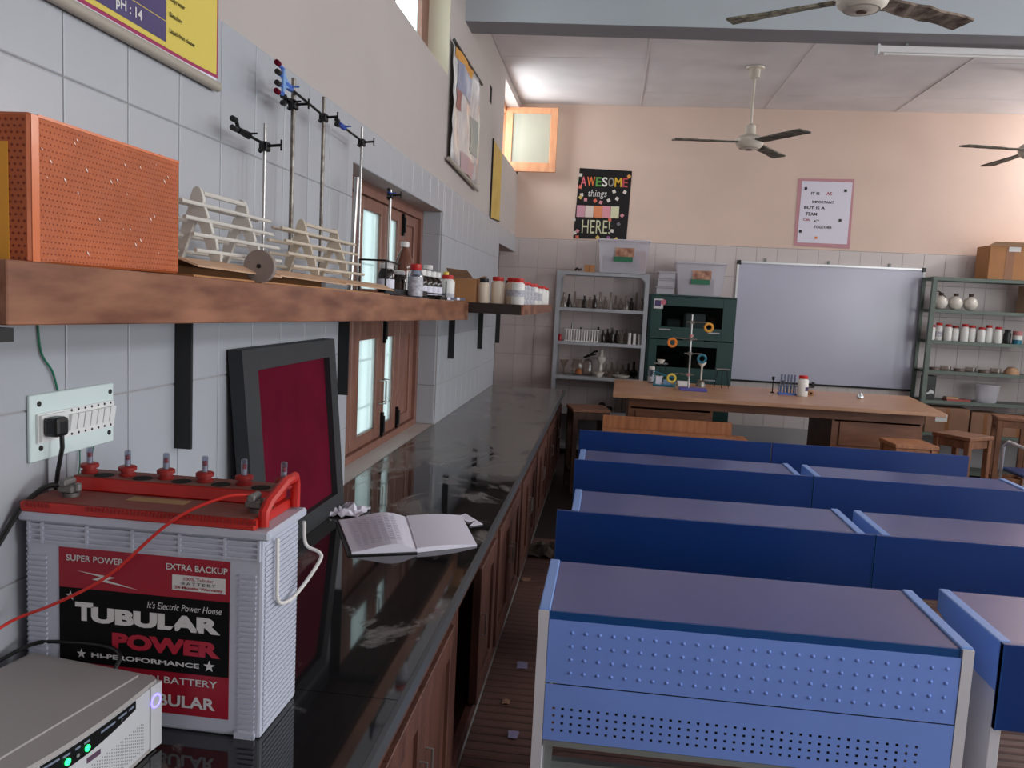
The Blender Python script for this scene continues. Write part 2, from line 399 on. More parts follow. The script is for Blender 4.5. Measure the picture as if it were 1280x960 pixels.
# floor with raised ribbed strips in the aisle beside the desks
floor = struct(MB().box(XW-.25, XR+.2, YF-.2, YB+.25, -.1, -.004).build('floor', 'floor'))
sm = None
for i in range(62):
    y = 2.1+i*.0565
    if sm is None:
        sm = MB().add([(0,0,-.004),(6.3,0,-.004),(6.3,.05,-.004),(0,.05,-.004),(0,.008,0),(6.3,.008,0),(6.3,.042,0),(0,.042,0)],
            [(0,1,5,4),(1,2,6,5),(2,3,7,6),(3,0,4,7),(4,5,6,7)]).build('floor_strip', 'rib', floor)
        sm.location = (-.55, y, 0)
    else:
        o = sm.copy(); COL.objects.link(o); o.location = (-.55, y, 0)
# ceiling: slabs with seams, beams
ceiling = struct(MB().box(XW-.25, XR+.2, YF-.2, YB+.25, ZC+.012, ZC+.2).build('ceiling', 'tubelight'))
xs = [XW, .2, 1.545, 2.91, 4.3, XR]; yy = [6.06, 7.55, 8.72, YB]
for i in range(5):
    for j in range(3):
        MB().box(xs[i]+.004, xs[i+1]-.004, yy[j]+.004, yy[j+1]-.004, ZC+random.uniform(-.002, .003), ZC+.014).build('ceiling_panel', 'ceil', ceiling)
for i in range(5):
    for j, (a, e) in enumerate(((YF, .6), (.86, 3.2), (3.2, 5.8))):
        MB().box(xs[i]+.004, xs[i+1]-.004, a+.004, e-.004, ZC, ZC+.014).build('ceiling_panel', 'ceil', ceiling)
for i in (1, 2, 3): MB().box(xs[i]-.007, xs[i]+.007, 6.07, YB-.002, ZC-.006, ZC-.0025).build('seam_strip', 'tubelight', ceiling)
for k, y in enumerate((5.80, .6)):
    zr = 3.615-.0165*(XR-XW)
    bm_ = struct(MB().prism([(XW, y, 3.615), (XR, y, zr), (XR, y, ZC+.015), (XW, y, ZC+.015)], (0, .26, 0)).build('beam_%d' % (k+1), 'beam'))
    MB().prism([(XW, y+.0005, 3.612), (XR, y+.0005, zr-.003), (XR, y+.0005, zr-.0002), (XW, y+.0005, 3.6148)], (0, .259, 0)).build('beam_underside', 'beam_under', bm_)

# ------------------------------------------------------------------ left window with shutters
win = struct(MB().box(-1.32, -1.25, 3.40, 3.46, .82, 2.23).box(-1.32, -1.25, 5.20, 5.268, .82, 2.23).box(-1.32, -1.25, 3.46, 5.20, 2.17, 2.23)
    .box(-1.32, -1.25, 3.46, 5.20, .82, .86).box(-1.315, -1.252, 3.46, 5.20, 1.54, 1.62).build('window_1', 'window_wood'))
def leaf(y0, y1, z0, z1, gy0, gy1, gz0, gz1, solid=False, x=-1.27):
    b = MB().box(x-.035, x, y0, gy0, z0, z1).box(x-.035, x, gy1, y1, z0, z1).box(x-.035, x, gy0, gy1, z0, gz0).box(x-.035, x, gy0, gy1, gz1, z1)
    o = b.build('shutter', 'window_wood', win, bevel=.003)
    if solid:
        MB().box(x-.025, x-.012, gy0, gy1, gz0, gz1).build('panel', 'window_wood', o)
    else:
        MB().box(x-.021, x-.015, gy0, gy1, gz0, gz1).build('pane', 'frost', o)
    return o
for z0, z1, gz0, gz1, hz in ((.862, 1.538, .925, 1.43, 1.06), (1.622, 2.168, 1.70, 2.105, 1.72)):
    for y0, y1, a, e, sol in ((3.465, 3.90, 3.56, 3.80, 0), (3.91, 4.44, 4.03, 4.36, 0), (4.45, 4.83, 4.52, 4.72, 0), (4.84, 5.195, 4.91, 5.10, 1)):
        o = leaf(y0, y1, z0, z1, a, e, gz0, gz1, sol)
    for yh in (4.40, 4.485):
        MB().tube([(-1.27, yh, hz), (-1.225, yh, hz), (-1.225, yh, hz+.13), (-1.27, yh, hz+.13)], .006, 6).build('handle', 'steel', win)
for yh, z0, z1 in ((4.47, .862, 1.0), (4.80, .862, .99), (4.47, 1.40, 1.54), (4.80, 2.03, 2.16)):
    MB().box(-1.27, -1.255, yh-.014, yh+.014, z0, z1).cyl((-1.25, yh, z0+.02), (-1.25, yh, z1-.02), .006, n=6).build('bolt', 'blackm', win)
for k in range(4):
    MB().box(-1.42, -1.412, 3.46, 5.2, 1.0+.28*k, 1.008+.28*k).build('grill_bar', 'frame_grey', win)
for k in range(9):
    MB().box(-1.42, -1.412, 3.6+.18*k, 3.608+.18*k, .86, 2.17).build('grill_bar', 'frame_grey', win)
# high ventilator over the window
v = struct(MB().box(-1.33, -1.27, 3.6, 3.68, 3.1, 3.72).box(-1.33, -1.27, 5.1, 5.285, 3.1, 3.72).box(-1.33, -1.27, 3.68, 5.1, 3.1, 3.16).box(-1.33, -1.27, 3.68, 5.1, 3.66, 3.72).box(-1.33, -1.27, 4.42, 4.5, 3.16, 3.66).build('window_2', 'window_wood'))
for a, e in ((3.68, 4.42), (4.5, 5.1)): MB().box(-1.305, -1.297, a, e, 3.16, 3.66).build('pane', 'frost', v)
# far ventilator: frame and its casement swung open against the back wall
v = struct(MB().box(-1.33, -1.27, 7.94, 8.0, 3.1, 3.80).box(-1.33, -1.27, 9.22, 9.295, 3.1, 3.8).box(-1.33, -1.27, 8.0, 9.22, 3.1, 3.15).box(-1.33, -1.27, 8.0, 9.22, 3.75, 3.8).build('window_3', 'pale_frame'))
cs = MB().box(-1.265, -1.19, 9.08, 9.12, 3.105, 3.80).box(-.768, -.69, 9.08, 9.12, 3.105, 3.80).box(-1.19, -.768, 9.08, 9.12, 3.105, 3.205).box(-1.19, -.768, 9.08, 9.12, 3.735, 3.80).build('casement', 'pale_frame', v, bevel=.003)
MB().box(-1.19, -.768, 9.096, 9.104, 3.205, 3.735).build('pane', glassmat('milky_pane', (238, 240, 232), .1, .2, .38, (222, 222, 208)), cs)
# door in the recess at the far end
d = struct(MB().box(-1.36, -1.31, 8.0, 9.29, 0, 2.22).build('door_1', 'window_wood'))
for z0, z1 in ((.15, 1.0), (1.15, 2.05)):
    for y0 in (8.12, 8.72): MB().box(-1.31, -1.30, y0, y0+.45, z0, z1).build('door_panel', 'wood', d, bevel=.003)

# ------------------------------------------------------------------ counter and cabinets
XE = -.385
granite = M['granite']
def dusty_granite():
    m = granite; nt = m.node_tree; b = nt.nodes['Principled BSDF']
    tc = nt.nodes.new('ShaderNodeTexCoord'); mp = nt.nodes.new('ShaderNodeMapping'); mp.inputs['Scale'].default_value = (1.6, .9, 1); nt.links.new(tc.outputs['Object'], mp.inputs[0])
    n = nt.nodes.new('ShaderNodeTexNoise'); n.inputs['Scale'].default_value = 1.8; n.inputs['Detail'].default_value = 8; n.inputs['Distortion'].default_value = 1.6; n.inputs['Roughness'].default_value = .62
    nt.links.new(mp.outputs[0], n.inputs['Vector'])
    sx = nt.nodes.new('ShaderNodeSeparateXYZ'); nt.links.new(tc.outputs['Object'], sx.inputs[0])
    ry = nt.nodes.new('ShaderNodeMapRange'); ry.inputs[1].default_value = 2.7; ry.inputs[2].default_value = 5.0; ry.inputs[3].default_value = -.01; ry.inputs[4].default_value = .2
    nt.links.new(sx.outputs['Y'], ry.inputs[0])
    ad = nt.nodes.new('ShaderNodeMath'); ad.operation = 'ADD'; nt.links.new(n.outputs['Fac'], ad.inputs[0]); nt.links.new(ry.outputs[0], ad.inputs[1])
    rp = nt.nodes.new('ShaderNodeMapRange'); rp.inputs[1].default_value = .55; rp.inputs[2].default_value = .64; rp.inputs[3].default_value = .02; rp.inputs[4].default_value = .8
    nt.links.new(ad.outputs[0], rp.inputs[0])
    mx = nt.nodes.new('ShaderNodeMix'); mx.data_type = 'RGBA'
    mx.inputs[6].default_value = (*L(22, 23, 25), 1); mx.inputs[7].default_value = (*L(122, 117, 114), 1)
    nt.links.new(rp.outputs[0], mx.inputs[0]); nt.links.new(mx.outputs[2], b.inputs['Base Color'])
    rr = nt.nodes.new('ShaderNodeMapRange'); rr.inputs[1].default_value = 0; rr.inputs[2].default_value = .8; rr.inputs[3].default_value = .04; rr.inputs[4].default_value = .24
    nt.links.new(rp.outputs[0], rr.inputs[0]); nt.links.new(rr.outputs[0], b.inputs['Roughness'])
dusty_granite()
counter = MB()
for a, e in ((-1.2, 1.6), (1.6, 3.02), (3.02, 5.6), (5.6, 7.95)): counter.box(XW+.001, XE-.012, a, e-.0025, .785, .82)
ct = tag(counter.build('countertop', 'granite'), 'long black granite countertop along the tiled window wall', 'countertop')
MB().box(XE-.012, XE, -1.2, 7.95, .783, .8185).build('front_edge', 'granite_edge', ct)
MB().box(-1.28, XW-.0, 3.405, 5.262, .785, .819).build('window_sill', mat('dull_granite', (34, 33, 33), .14), ct)
MB().box(XW-.003, XW+.003, 3.42, 5.25, .819, .8203).build('joint', 'granite_edge', ct)
MB().box(XW+.01, XE-.02, 3.0165, 3.0195, .8195, .8203).box(XW+.01, XE-.02, 5.596, 5.599, .8195, .8203).build('seam', 'granite_edge', ct)
XC = -.42
WH = ['under the battery', 'under the open notebook', 'below the window', 'just past the window', 'beside the second desk row', 'beside the front bench row', 'last before the dark stool', 'at the far end by the metal rack']
for i in range(8):
    y0 = .55+.925*i; y1 = y0+.915
    t = thing('base_cabinet', 'red-brown wooden base cabinet under the granite counter, ' + WH[i], 'cabinet', (-.75, (y0+y1)/2, 0), 0, 'base cabinets under the counter')
    MB().box(-1.1, XC-.03, y0, y0+.02, .10, .783).box(-1.1, XC-.03, y1-.02, y1, .10, .783).box(-1.1, XC-.03, y0+.02, y1-.02, .10, .12).box(-1.1, -1.08, y0+.02, y1-.02, .12, .783).build('carcass', 'cab_wood', t)
    MB().box(XC-.03, XC, y0, y0+.05, .10, .783).box(XC-.03, XC, y1-.05, y1, .10, .783).box(XC-.03, XC, y0+.05, y1-.05, .69, .783).box(XC-.03, XC, y0+.05, y1-.05, .10, .15).build('face_frame', 'cab_wood', t, bevel=.002)
    MB().box(-1.05, XC-.02, y0, y1, 0, .10).build('plinth', 'frame_grey', t)
    ym = (y0+y1)/2
    for s, (a, e) in enumerate(((y0+.055, ym-.003), (ym+.003, y1-.055))):
        if i == 2 and s == 0: continue
        b = MB().box(XC-.02, XC+.012, a, a+.06, .155, .685).box(XC-.02, XC+.012, e-.06, e, .155, .685).box(XC-.02, XC+.012, a+.06, e-.06, .155, .23).box(XC-.02, XC+.012, a+.06, e-.06, .61, .685)
        dr = b.build('door', 'cab_wood', t, bevel=.002)
        MB().box(XC-.012, XC, a+.06, e-.06, .23, .61).build('door_panel', 'cab_wood', dr)
        yh = e-.03 if s == 0 else a+.03
        MB().tube([(XC+.012, yh, .42), (XC+.03, yh, .42), (XC+.03, yh, .50), (XC+.012, yh, .50)], .004, 6).build('handle', 'steel', dr)

# ------------------------------------------------------------------ blue school desks
def desk(x0, x1, y0, y1, label, perforated=False, bx0=None, bx1=None):
    t = thing('school_desk', label, 'desk', ((x0+x1)/2, (y0+y1)/2, 0), 0, 'blue two-seat school desks')
    H = .75
    tp = MB().box(x0+.036, x1-.036, y0+.006, y1, H-.028, H-.003).build('desktop', 'top', t)
    MB().box(x0+.036, x1-.036, y0, y0+.0055, H-.028, H-.0035).build('edge_band', 'navy_edge', tp)
    for xa in (x0, x1-.035):
        pl = MB().prism([(xa, y0+.002, H+.004), (xa, y1, H+.004), (xa, y1, H-.07), (xa, y0+.12, H-.15), (xa, y0+.002, H-.15)], (.035, 0, 0)).build('end_plate', 'blue_strip', t, bevel=.003)
    for xa in (x0+.002, x1-.035):
        MB().box(xa, xa+.033, y0+.004, y0+.05, 0, H-.15).build('leg', 'frame_white', t, bevel=.003)
        MB().box(xa+.003, xa+.03, y0+.05, y1-.05, .06, H-.152).build('side_panel', 'frame_white', t)
        MB().box(xa, xa+.033, y1-.05, y1-.01, 0, H-.12).build('leg', 'frame_white', t, bevel=.003)
    MB().box(x0+.036, x1-.036, y0+.2, y0+.23, .12, .15).build('footrest', 'frame_grey', t)
    MB().box(x0+.036, x1-.036, y0+.06, y1-.06, H-.16, H-.15).build('book_shelf', 'blue', t)
    if perforated:
        # white front posts stand proud of the perforated sheet
        for xa in (x0, x1-.031): MB().box(xa, xa+.031, y0-.006, y0+.0015, 0, H-.002).build('front_post', 'frame_white', t)
        up = MB().box(x0+.033, x1-.033, y0-.004, y0-.001, .522, .722).build('embossed_panel', 'blue', t)
        d = MB()
        for i in range(27):
            for j in range(4):
                cx, cz = x0+.105+.0415*i, .686-.0425*j
                if cx > x1-.06: continue
                d.lathe([(.006, 0), (.0052, .0022), (.003, .0036), (.0004, .0041)], (0,0,0), 8)
                d.xf(Matrix.Translation((cx, y0-.004, cz)) @ Matrix.Rotation(PI/2, 4, 'X'), len(d.v)-32)
        d.build('dimples', 'blue', up, smooth=True, kind='stuff')
        # lower sheet with real square holes
        xs_ = [x0+.033]; n = 40; px = .0272
        for i in range(n): c = x0+.062+px*i; xs_ += [c-.0042, c+.0042]
        xs_.append(x1-.033); zs_ = [.338]
        for j in range(4): c = .372+.0233*j; zs_ += [c-.0042, c+.0042]
        zs_.append(.518)
        p = MB(); nx, nz = len(xs_), len(zs_)
        vs = [(x, y0-.0045, z) for z in zs_ for x in xs_]; fs = []
        for j in range(nz-1):
            for i in range(nx-1):
                if i % 2 == 1 and j % 2 == 1: continue
                fs.append((j*nx+i, j*nx+i+1, (j+1)*nx+i+1, (j+1)*nx+i))
        p.add(vs, fs); lo = p.build('perforated_panel', 'blue', t)
        so = lo.modifiers.new('thick', 'SOLIDIFY'); so.thickness = .002; so.offset = -1
        MB().box(x0+.034, x1-.034, y0-.003, y0+.02, .318, .336).build('bottom_rail', 'frame_grey', t)
        MB().prism([(x0+.04, y0+.03, .33), (x0+.065, y0+.03, .33), (x0+.052, y0+.03, 0), (x0+.034, y0+.03, 0)], (0, .03, 0)).build('brace', 'frame_grey', t)
        MB().box(x0+.06, x1-.06, y0+.28, y0+.30, .2, .62).build('black_sheet_behind_holes', 'black', t)  # plain black sheet set behind the panel holes
    else:
        MB().box(bx0, bx1, y0-.022, y0-.002, .49, H+.003).build('modesty_board', 'navy', t, bevel=.002)
        for xa in (bx0, bx1-.003): MB().box(xa, xa+.003, y0-.0235, y0-.001, .49, H+.0035).build('board_edge_band', 'navy_edge', t)
    return t
desk(-.157, 1.095, 2.36, 2.838, 'nearest blue desk with perforated and dimpled front panels', True)
desk(1.198, 2.45, 2.435, 2.88, 'blue desk at the right image edge beside the perforated one', False, 1.20, 2.47)
desk(-.115, 1.155, 3.552, 3.972, 'blue desk with navy board directly behind the perforated desk', False, -.178, 1.191)
desk(1.225, 2.5, 3.552, 3.972, 'blue desk in second row on the right side', False, 1.195, 2.56)
desk(-.13, 1.16, 4.762, 5.10, 'third row blue desk on the side next to the counter', False, -.15, 1.226)
desk(1.24, 2.43, 4.762, 5.10, 'third row blue desk on the side away from the counter', False, 1.231, 2.60)
for k, (x0, x1, lab) in enumerate(((-.163, 1.208, 'navy-backed bench in front row on the counter side'), (1.214, 2.545, 'navy-backed bench in front row on the rack side'))):
    t = thing('school_bench', lab, 'bench', ((x0+x1)/2, 6.0, 0), 0, 'front row benches with navy backs')
    MB().box(x0, x1, 5.86, 5.88, .48, .755).build('backrest', 'navy', t, bevel=.002)
    MB().box(x0+.03, x1-.03, 5.90, 6.2, .43, .455).build('seat', 'top', t, bevel=.002)
    for xa in (x0+.05, x1-.085):
        MB().box(xa, xa+.035, 5.881, 5.91, 0, .70).build('leg', 'frame_white', t)
        MB().box(xa, xa+.035, 6.15, 6.18, 0, .43).build('leg', 'frame_white', t)

# ------------------------------------------------------------------ wall shelf (swirled plank) and dark shelf
def zs1(y): return 1.702-.0135*(y-1.06)
sh = thing('wall_shelf', 'long swirl-grained wooden plank shelf above the counter', 'shelf', (-.99, 2.9, 1.6))
A, B_ = 1.055, 4.83
MB().add([(-1.118, A, zs1(A)-.025), (-.875, A, zs1(A)-.025), (-.875, A, zs1(A)), (-1.118, A, zs1(A)), (-1.118, B_, zs1(B_)-.025), (-.875, B_, zs1(B_)-.025), (-.875, B_, zs1(B_)), (-1.118, B_, zs1(B_))],
    [(0,1,2,3),(7,6,5,4),(0,4,5,1),(1,5,6,2),(2,6,7,3),(3,7,4,0)]).build('board', 'wood', sh)
MB().add([(-.874, A, zs1(A)-.094), (-.85, A, zs1(A)-.094), (-.85, A, zs1(A)), (-.874, A, zs1(A)), (-.874, B_, zs1(B_)-.106), (-.85, B_, zs1(B_)-.106), (-.85, B_, zs1(B_)), (-.874, B_, zs1(B_))],
    [(0,1,2,3),(7,6,5,4),(0,4,5,1),(1,5,6,2),(2,6,7,3),(3,7,4,0)]).build('front_fascia', 'plank', sh, bevel=.002)
for yb in (1.045, 1.985, 3.27):
    zt = zs1(yb)-.027
    br = MB().box(-1.121, -1.076, yb-.005, yb+.005, 1.245, zt).build('bracket', 'black', sh)
    MB().box(-1.11, -.88, yb-.022, yb+.022, zt-.016, zt).build('bracket_arm', 'black', br)
MB().box(-1.11, -.845, 1.03, 1.06, 1.585, 1.605).build('bracket_arm', 'black', sh)
S2 = 1.652
s2 = thing('dark_wall_shelf', 'deep dark-ended wall shelf of jars beyond the swirled plank', 'shelf', (-.83, 6.3, 1.6))
MB().box(-1.118, -.535, 4.85, 7.25, S2-.03, S2).build('board', 'wood', s2)
MB().box(-1.118, -.53, 4.838, 4.849, S2-.062, S2+.001).build('end_fascia', mat('near_black_end', (40, 28, 24), .5), s2)  # end face coloured near black, while the front edge is brown
MB().box(-.534, -.52, 4.86, 7.3, S2-.062, S2+.001).build('front_fascia', 'plank', s2)
for yb in (5.615, 6.9, 8.0):
    br = MB().box(-1.121, -1.078, yb-.005, yb+.005, 1.243, S2-.031).build('bracket', 'black', s2)
    if yb < 7.2: MB().box(-1.11, -.57, yb-.03, yb+.03, S2-.046, S2-.031).build('bracket_arm', 'black', br)

# orange wrapped carton
ob = thing('orange_carton', 'orange dotted wrapped carton on the near end of plank shelf', 'box', (-.99, 1.34, 1.699))
MB().box(-1.112, -.872, 1.13, 1.555, 1.6995, 1.922).build('carton', 'orange_box', ob, bevel=.004)
d = MB()
for i in range(25):
    for j in range(23):
        x, z = -1.108+i*.0095+(j % 2)*.0047, 1.706+j*.0093
        if x > -.878: continue
        d.add([(x-.0026, 1.1294, z), (x, 1.1294, z-.0026), (x+.0026, 1.1294, z), (x, 1.1294, z+.0026)], [(0,1,2,3)])
for i in range(46):
    for j in range(23):
        y, z = 1.137+i*.009+(j % 2)*.0045, 1.706+j*.0093
        d.add([(-.8714, y-.0016, z), (-.8714, y, z-.0016), (-.8714, y+.0016, z), (-.8714, y, z+.0016)], [(0,1,2,3)])
d.build('printed_dots', 'orange_dark', ob, kind='stuff')
MB().box(-1.1, -.905, 1.1284, 1.1292, 1.70, 1.878).build('label_patch', 'mustard', ob)
MB().box(-.8713, -.8705, 1.134, 1.15, 1.702, 1.92).box(-.872, -.871, 1.15, 1.552, 1.918, 1.9225).build('shiny_tape_edge', mat('clear_tape', (214, 120, 80), .15), ob)
d = MB(); rr = random.Random(3)
for k in range(26):
    y = rr.uniform(1.15, 1.52); z = rr.uniform(1.72, 1.905); l = rr.uniform(.003, .008)
    d.add([(-.8706, y, z), (-.8706, y+l*.6, z-l*.3), (-.8706, y+l, z-l), (-.8706, y+l*.3, z-l*.6)], [(0,1,2,3)])
d.build('tape_scuffs', mat('white_scuff', (235, 215, 205), .3), ob, kind='stuff')

# flattened cardboard under the tube racks
cb = thing('flattened_carton', 'flattened brown cardboard carton lying along the plank shelf', 'cardboard', (-.97, 2.4, 1.68))
def slab(x0, x1, y0, y1, dz0, dz1):
    return MB().add([(x0,y0,zs1(y0)+dz0),(x1,y0,zs1(y0)+dz0),(x1,y1,zs1(y1)+dz0),(x0,y1,zs1(y1)+dz0),(x0,y0,zs1(y0)+dz1),(x1,y0,zs1(y0)+dz1),(x1,y1,zs1(y1)+dz1),(x0,y1,zs1(y1)+dz1)],
        [(0,3,2,1),(4,5,6,7),(0,1,5,4),(1,2,6,5),(2,3,7,6),(3,0,4,7)])
slab(-1.11, -.865, 1.60, 3.12, .001, .005).build('bottom_sheet', 'cardboard', cb)
slab(-1.11, -.90, 1.60, 3.1, .035, .041).build('top_sheet', 'cardboard_light', cb)
for a, e in ((1.602, 2.02), (2.03, 2.55), (2.56, 3.14)):
    z0, z1 = zs1(a), zs1(e)
    MB().add([(-.90, a, z0+.041), (-.90, e, z1+.041), (-.862, e+.03, z1+.022), (-.862, a+.01, z0+.026), (-.90, a, z0+.036), (-.90, e, z1+.036), (-.862, e+.03, z1+.018), (-.862, a+.01, z0+.022)],
        [(0,1,2,3)[::-1],(4,5,6,7),(0,4,7,3),(1,2,6,5),(2,3,7,6),(0,1,5,4)]).build('torn_flap', 'cardboard_light', cb)
slab(-1.11, -1.104, 1.60, 3.0, .005, .035).build('rear_side', 'cardboard', cb)
slab(-1.10, -.95, 1.60, 1.606, .005, .035).build('end_side', 'cardboard', cb)
# grey disc leaning on the plank edge
gd = thing('tape_roll', 'grey round roll with dark hub standing on plank edge', 'roll', (-.862, 1.92, zs1(1.92)))
MB().lathe([(.006, -.008), (.038, -.008), (.04, -.006), (.04, .006), (.038, .008), (.006, .008)], (-.855, 1.90, zs1(1.9)+.0405), 28, axis=1).build('disc', mat('dusty_grey', (146, 132, 126), .7), gd, smooth=True)
MB().lathe([(.0055, -.009), (.0055, .0092)], (-.855, 1.90, zs1(1.9)+.0405), 12, axis=1).build('hub', 'black', gd)

# A-shaped racks of rods
def rod_rack(xc, ya, yb, z0, m, label, r0, r1):
    t = thing('pipette_rack', label, 'rack', (xc, (ya+yb)/2, z0), 0, 'A-frame pipette racks on the shelf')
    def plate(y, h, hw, mm):
        # outline of an A with stepped notches
        R = []
        for k in range(4):
            z = h*(.74-.21*k); x = hw*(.30+.21*k)
            R += [(x*.92, z+h*.055), (x*.70, z+h*.02), (x*.74, z-h*.03), (x*1.1, z-h*.02)]
        R.append((hw, 0)); R.append((hw*.62, 0)); R.append((hw*.08, h*.52))
        top = [(-hw*.26, h*.86), (-hw*.14, h*.97), (0, h), (hw*.14, h*.97), (hw*.26, h*.86)]
        Lf = [(-x, z) for x, z in R[::-1]]
        poly = top + R + Lf
        MB().prism([(xc+x, y, z0+z) for x, z in poly], (0, .012, 0)).build('end_plate', mm, t)
    plate(ya, .167, .058, m); plate(yb, .165, .058, m)
    for k in range(4):
        z = z0+.167*(.74-.21*k)+.001; x = .058*(.30+.21*k)*.80
        for s in (-1, 1):
            if k == 3 and s == -1: pass
            j = random.uniform(-.02, .02)
            MB().cyl((xc+s*x, r0+j, z), (xc+s*x, r1+j, z), .0048, n=8).build('rod', m, t, smooth=True)
    MB().cyl((xc+.008, ya+.0125, z0+.152), (xc+.008, yb-.0005, z0+.152), .006, n=8).build('top_rod', m, t, smooth=True)
rod_rack(-.945, 1.757, 1.98, zs1(1.9)+.0437, 'wax', 'off-white A-frame pipette rack next to the orange carton', 1.66, 2.12)
rod_rack(-.945, 2.38, 2.675, zs1(2.6)+.0443, 'wax2', 'cream A-frame pipette rack nearer the window', 2.215, 2.88)

# retort stands along the wall, each with boss head and clamp reaching towards the camera
def stand(x, y, ztop, zb, rodm, clampm, prong, dx, up, label, width=.0058, arm=.19, zc=None):
    zb_ = zs1(y); t = thing('retort_stand', label, 'retort stand', (x, y, zb_), 0, 'retort stands on the plank shelf')
    MB().box(x-.04, x+.04, y-.06, y+.06, zb_+.0427 if y < 3.1 else zb_+.001, zb_+.0515 if y < 3.1 else zb_+.012).build('base', 'blackm', t)
    MB().cyl((x, y, zb_+.0515 if y < 3.1 else zb_+.012), (x, y, ztop), width, n=10).build('rod', rodm, t, smooth=True)
    zc = zc or ztop-.03
    bh = MB().box(x-.013, x+.013, y-.014, y+.016, zc-.016, zc+.012).cyl((x+.01, y, zc), (x+.05, y+.004, zc+.004), .005, n=6).build('boss_head', 'blackm', t, bevel=.003)
    MB().tube([(x-.012, y-.012, zc-.014), (x+.0, y-.03, zc-.022), (x+.012, y-.04, zc-.014), (x+.014, y-.05, zc)], .005, 6).cyl((x+.05, y+.004, zc-.012), (x+.05, y+.004, zc+.02), .003, n=6).build('boss_hook', 'blackm', bh)
    e = Vector((x+dx, y-arm, zc+up)); s = Vector((x, y-.015, zc+.005))
    MB().cyl(s, e, .0045, n=8).build('clamp_arm', 'blackm', t, smooth=True)
    dd = (e-s).normalized()
    MB().cyl(e-dd*.05, e+dd*.012, .011, .009, n=8).cyl(e-dd*.03, e-dd*.03+Vector((.03, .012, .004)), .003, n=6).build('clamp_body', clampm, t, smooth=True)
    side = Vector((0, 0, 1)); o = e+dd*.01
    if len(prong) == 4:
        MB().prism([o-dd*.03+side*.008, o+dd*.0+side*.016, o+dd*.014+side*.034, o+dd*.024+side*.034, o+dd*.024-side*.032, o+dd*.014-side*.032, o+dd*.0-side*.014, o-dd*.03-side*.008], (.007, 0, 0)).build('clamp_web', mat('pale_blue_enamel', (120, 160, 214), .4), t)
    for k, (h, l) in enumerate(prong):
        j = MB(); p0 = o; p1 = o+dd*.012+side*h*.9; p2 = o+dd*(.012+l)+side*h
        j.tube([p0, p1, p2], .006, 6); pj = j.build('clamp_jaw', clampm, t)
        MB().cyl(p2-dd*.016, p2+dd*.004, .0085, n=8).build('jaw_sleeve', 'maroon' if clampm == 'blueclamp' and k in (0, 3) else 'blackp', pj)
stand(-1.05, 2.35, 2.165, 0, 'steel', 'blackm', ((.022, .02), (-.002, .02)), -.005, .012, 'shortest retort stand with black clamp, next to the pipette racks', .0048, .15, 2.10)
stand(-1.05, 2.56, 2.352, 0, 'rust_steel', 'blackm', ((.01, .012), (-.01, .012)), .0, .0, 'grey retort rod standing behind the blue four-pronged clamp', .0072, .05, 2.27)
stand(-1.05, 2.836, 2.362, 0, 'rust_steel', 'blueclamp', ((.042, .052), (.017, .047), (-.015, .047), (-.04, .052)), .02, .012, 'tall retort stand holding the blue four-pronged clamp', .0066, .39, 2.292)
stand(-1.05, 3.28, 2.352, 0, 'steel', 'bluem', ((.008, .015), (-.008, .015)), .0, .012, 'retort stand with partly rusted rod beside the window corner', .0055, .27, 2.292)
stand(-1.065, 3.79, 2.17, 0, 'steel', 'bluem', ((.01, .015), (-.012, .015)), .01, .004, 'retort stand with small blue clamp in front of the window', .007, .06, 2.145)
single(MB().cyl((-1.045, 3.17, zs1(3.17)+.001), (-1.03, 3.17, 2.135), .0105, n=12), 'steel_tube', 'steel', 'thick plain steel tube standing by the window corner', 'tube', smooth=True)

# ------------------------------------------------------------------ bottles
def profile(kind, r, h):
    if kind == 'jar': return [(r*.94, 0), (r, h*.03), (r, h*.74), (r*.92, h*.80), (r*.72, h*.83), (r*.72, h*.86)], (r*.80, h*.85, h)
    if kind == 'bottle': return [(r*.95, 0), (r, h*.02), (r, h*.58), (r*.9, h*.66), (r*.5, h*.76), (r*.36, h*.8), (r*.36, h*.90)], (r*.44, h*.88, h)
    if kind == 'tallbottle': return [(r*.9, 0), (r, h*.03), (r, h*.5), (r*.92, h*.62), (r*.55, h*.78), (r*.34, h*.86), (r*.32, h*.91)], (r*.42, h*.9, h)
    if kind == 'squat': return [(r*.96, 0), (r, h*.03), (r, h*.66), (r*.86, h*.75), (r*.7, h*.8), (r*.7, h*.84)], (r*.78, h*.82, h)
def bottle(name, label, cat, x, y, z, r, h, kind, bm_, cm, group=None, lab=None, labz=(.15, .5), extra=None, n=18):
    t = thing(name, label, cat, (x, y, z), 0, group); pr, (cr, c0, c1) = profile(kind, r, h)
    MB().lathe(pr, (x, y, z), n).build('body', bm_, t, smooth=True)
    if cm: MB().lathe([(cr, c0), (cr*1.04, c0+.002), (cr*1.04, c1-.003), (cr*.9, c1)], (x, y, z), n).build('cap', cm, t, smooth=True)
    if lab: MB().lathe([(r*1.012, h*labz[0]), (r*1.012, h*labz[1])], (x, y, z), n).build('label', lab, t, smooth=True)
    return t
bx = -.93
zc = lambda y: zs1(y)+.014
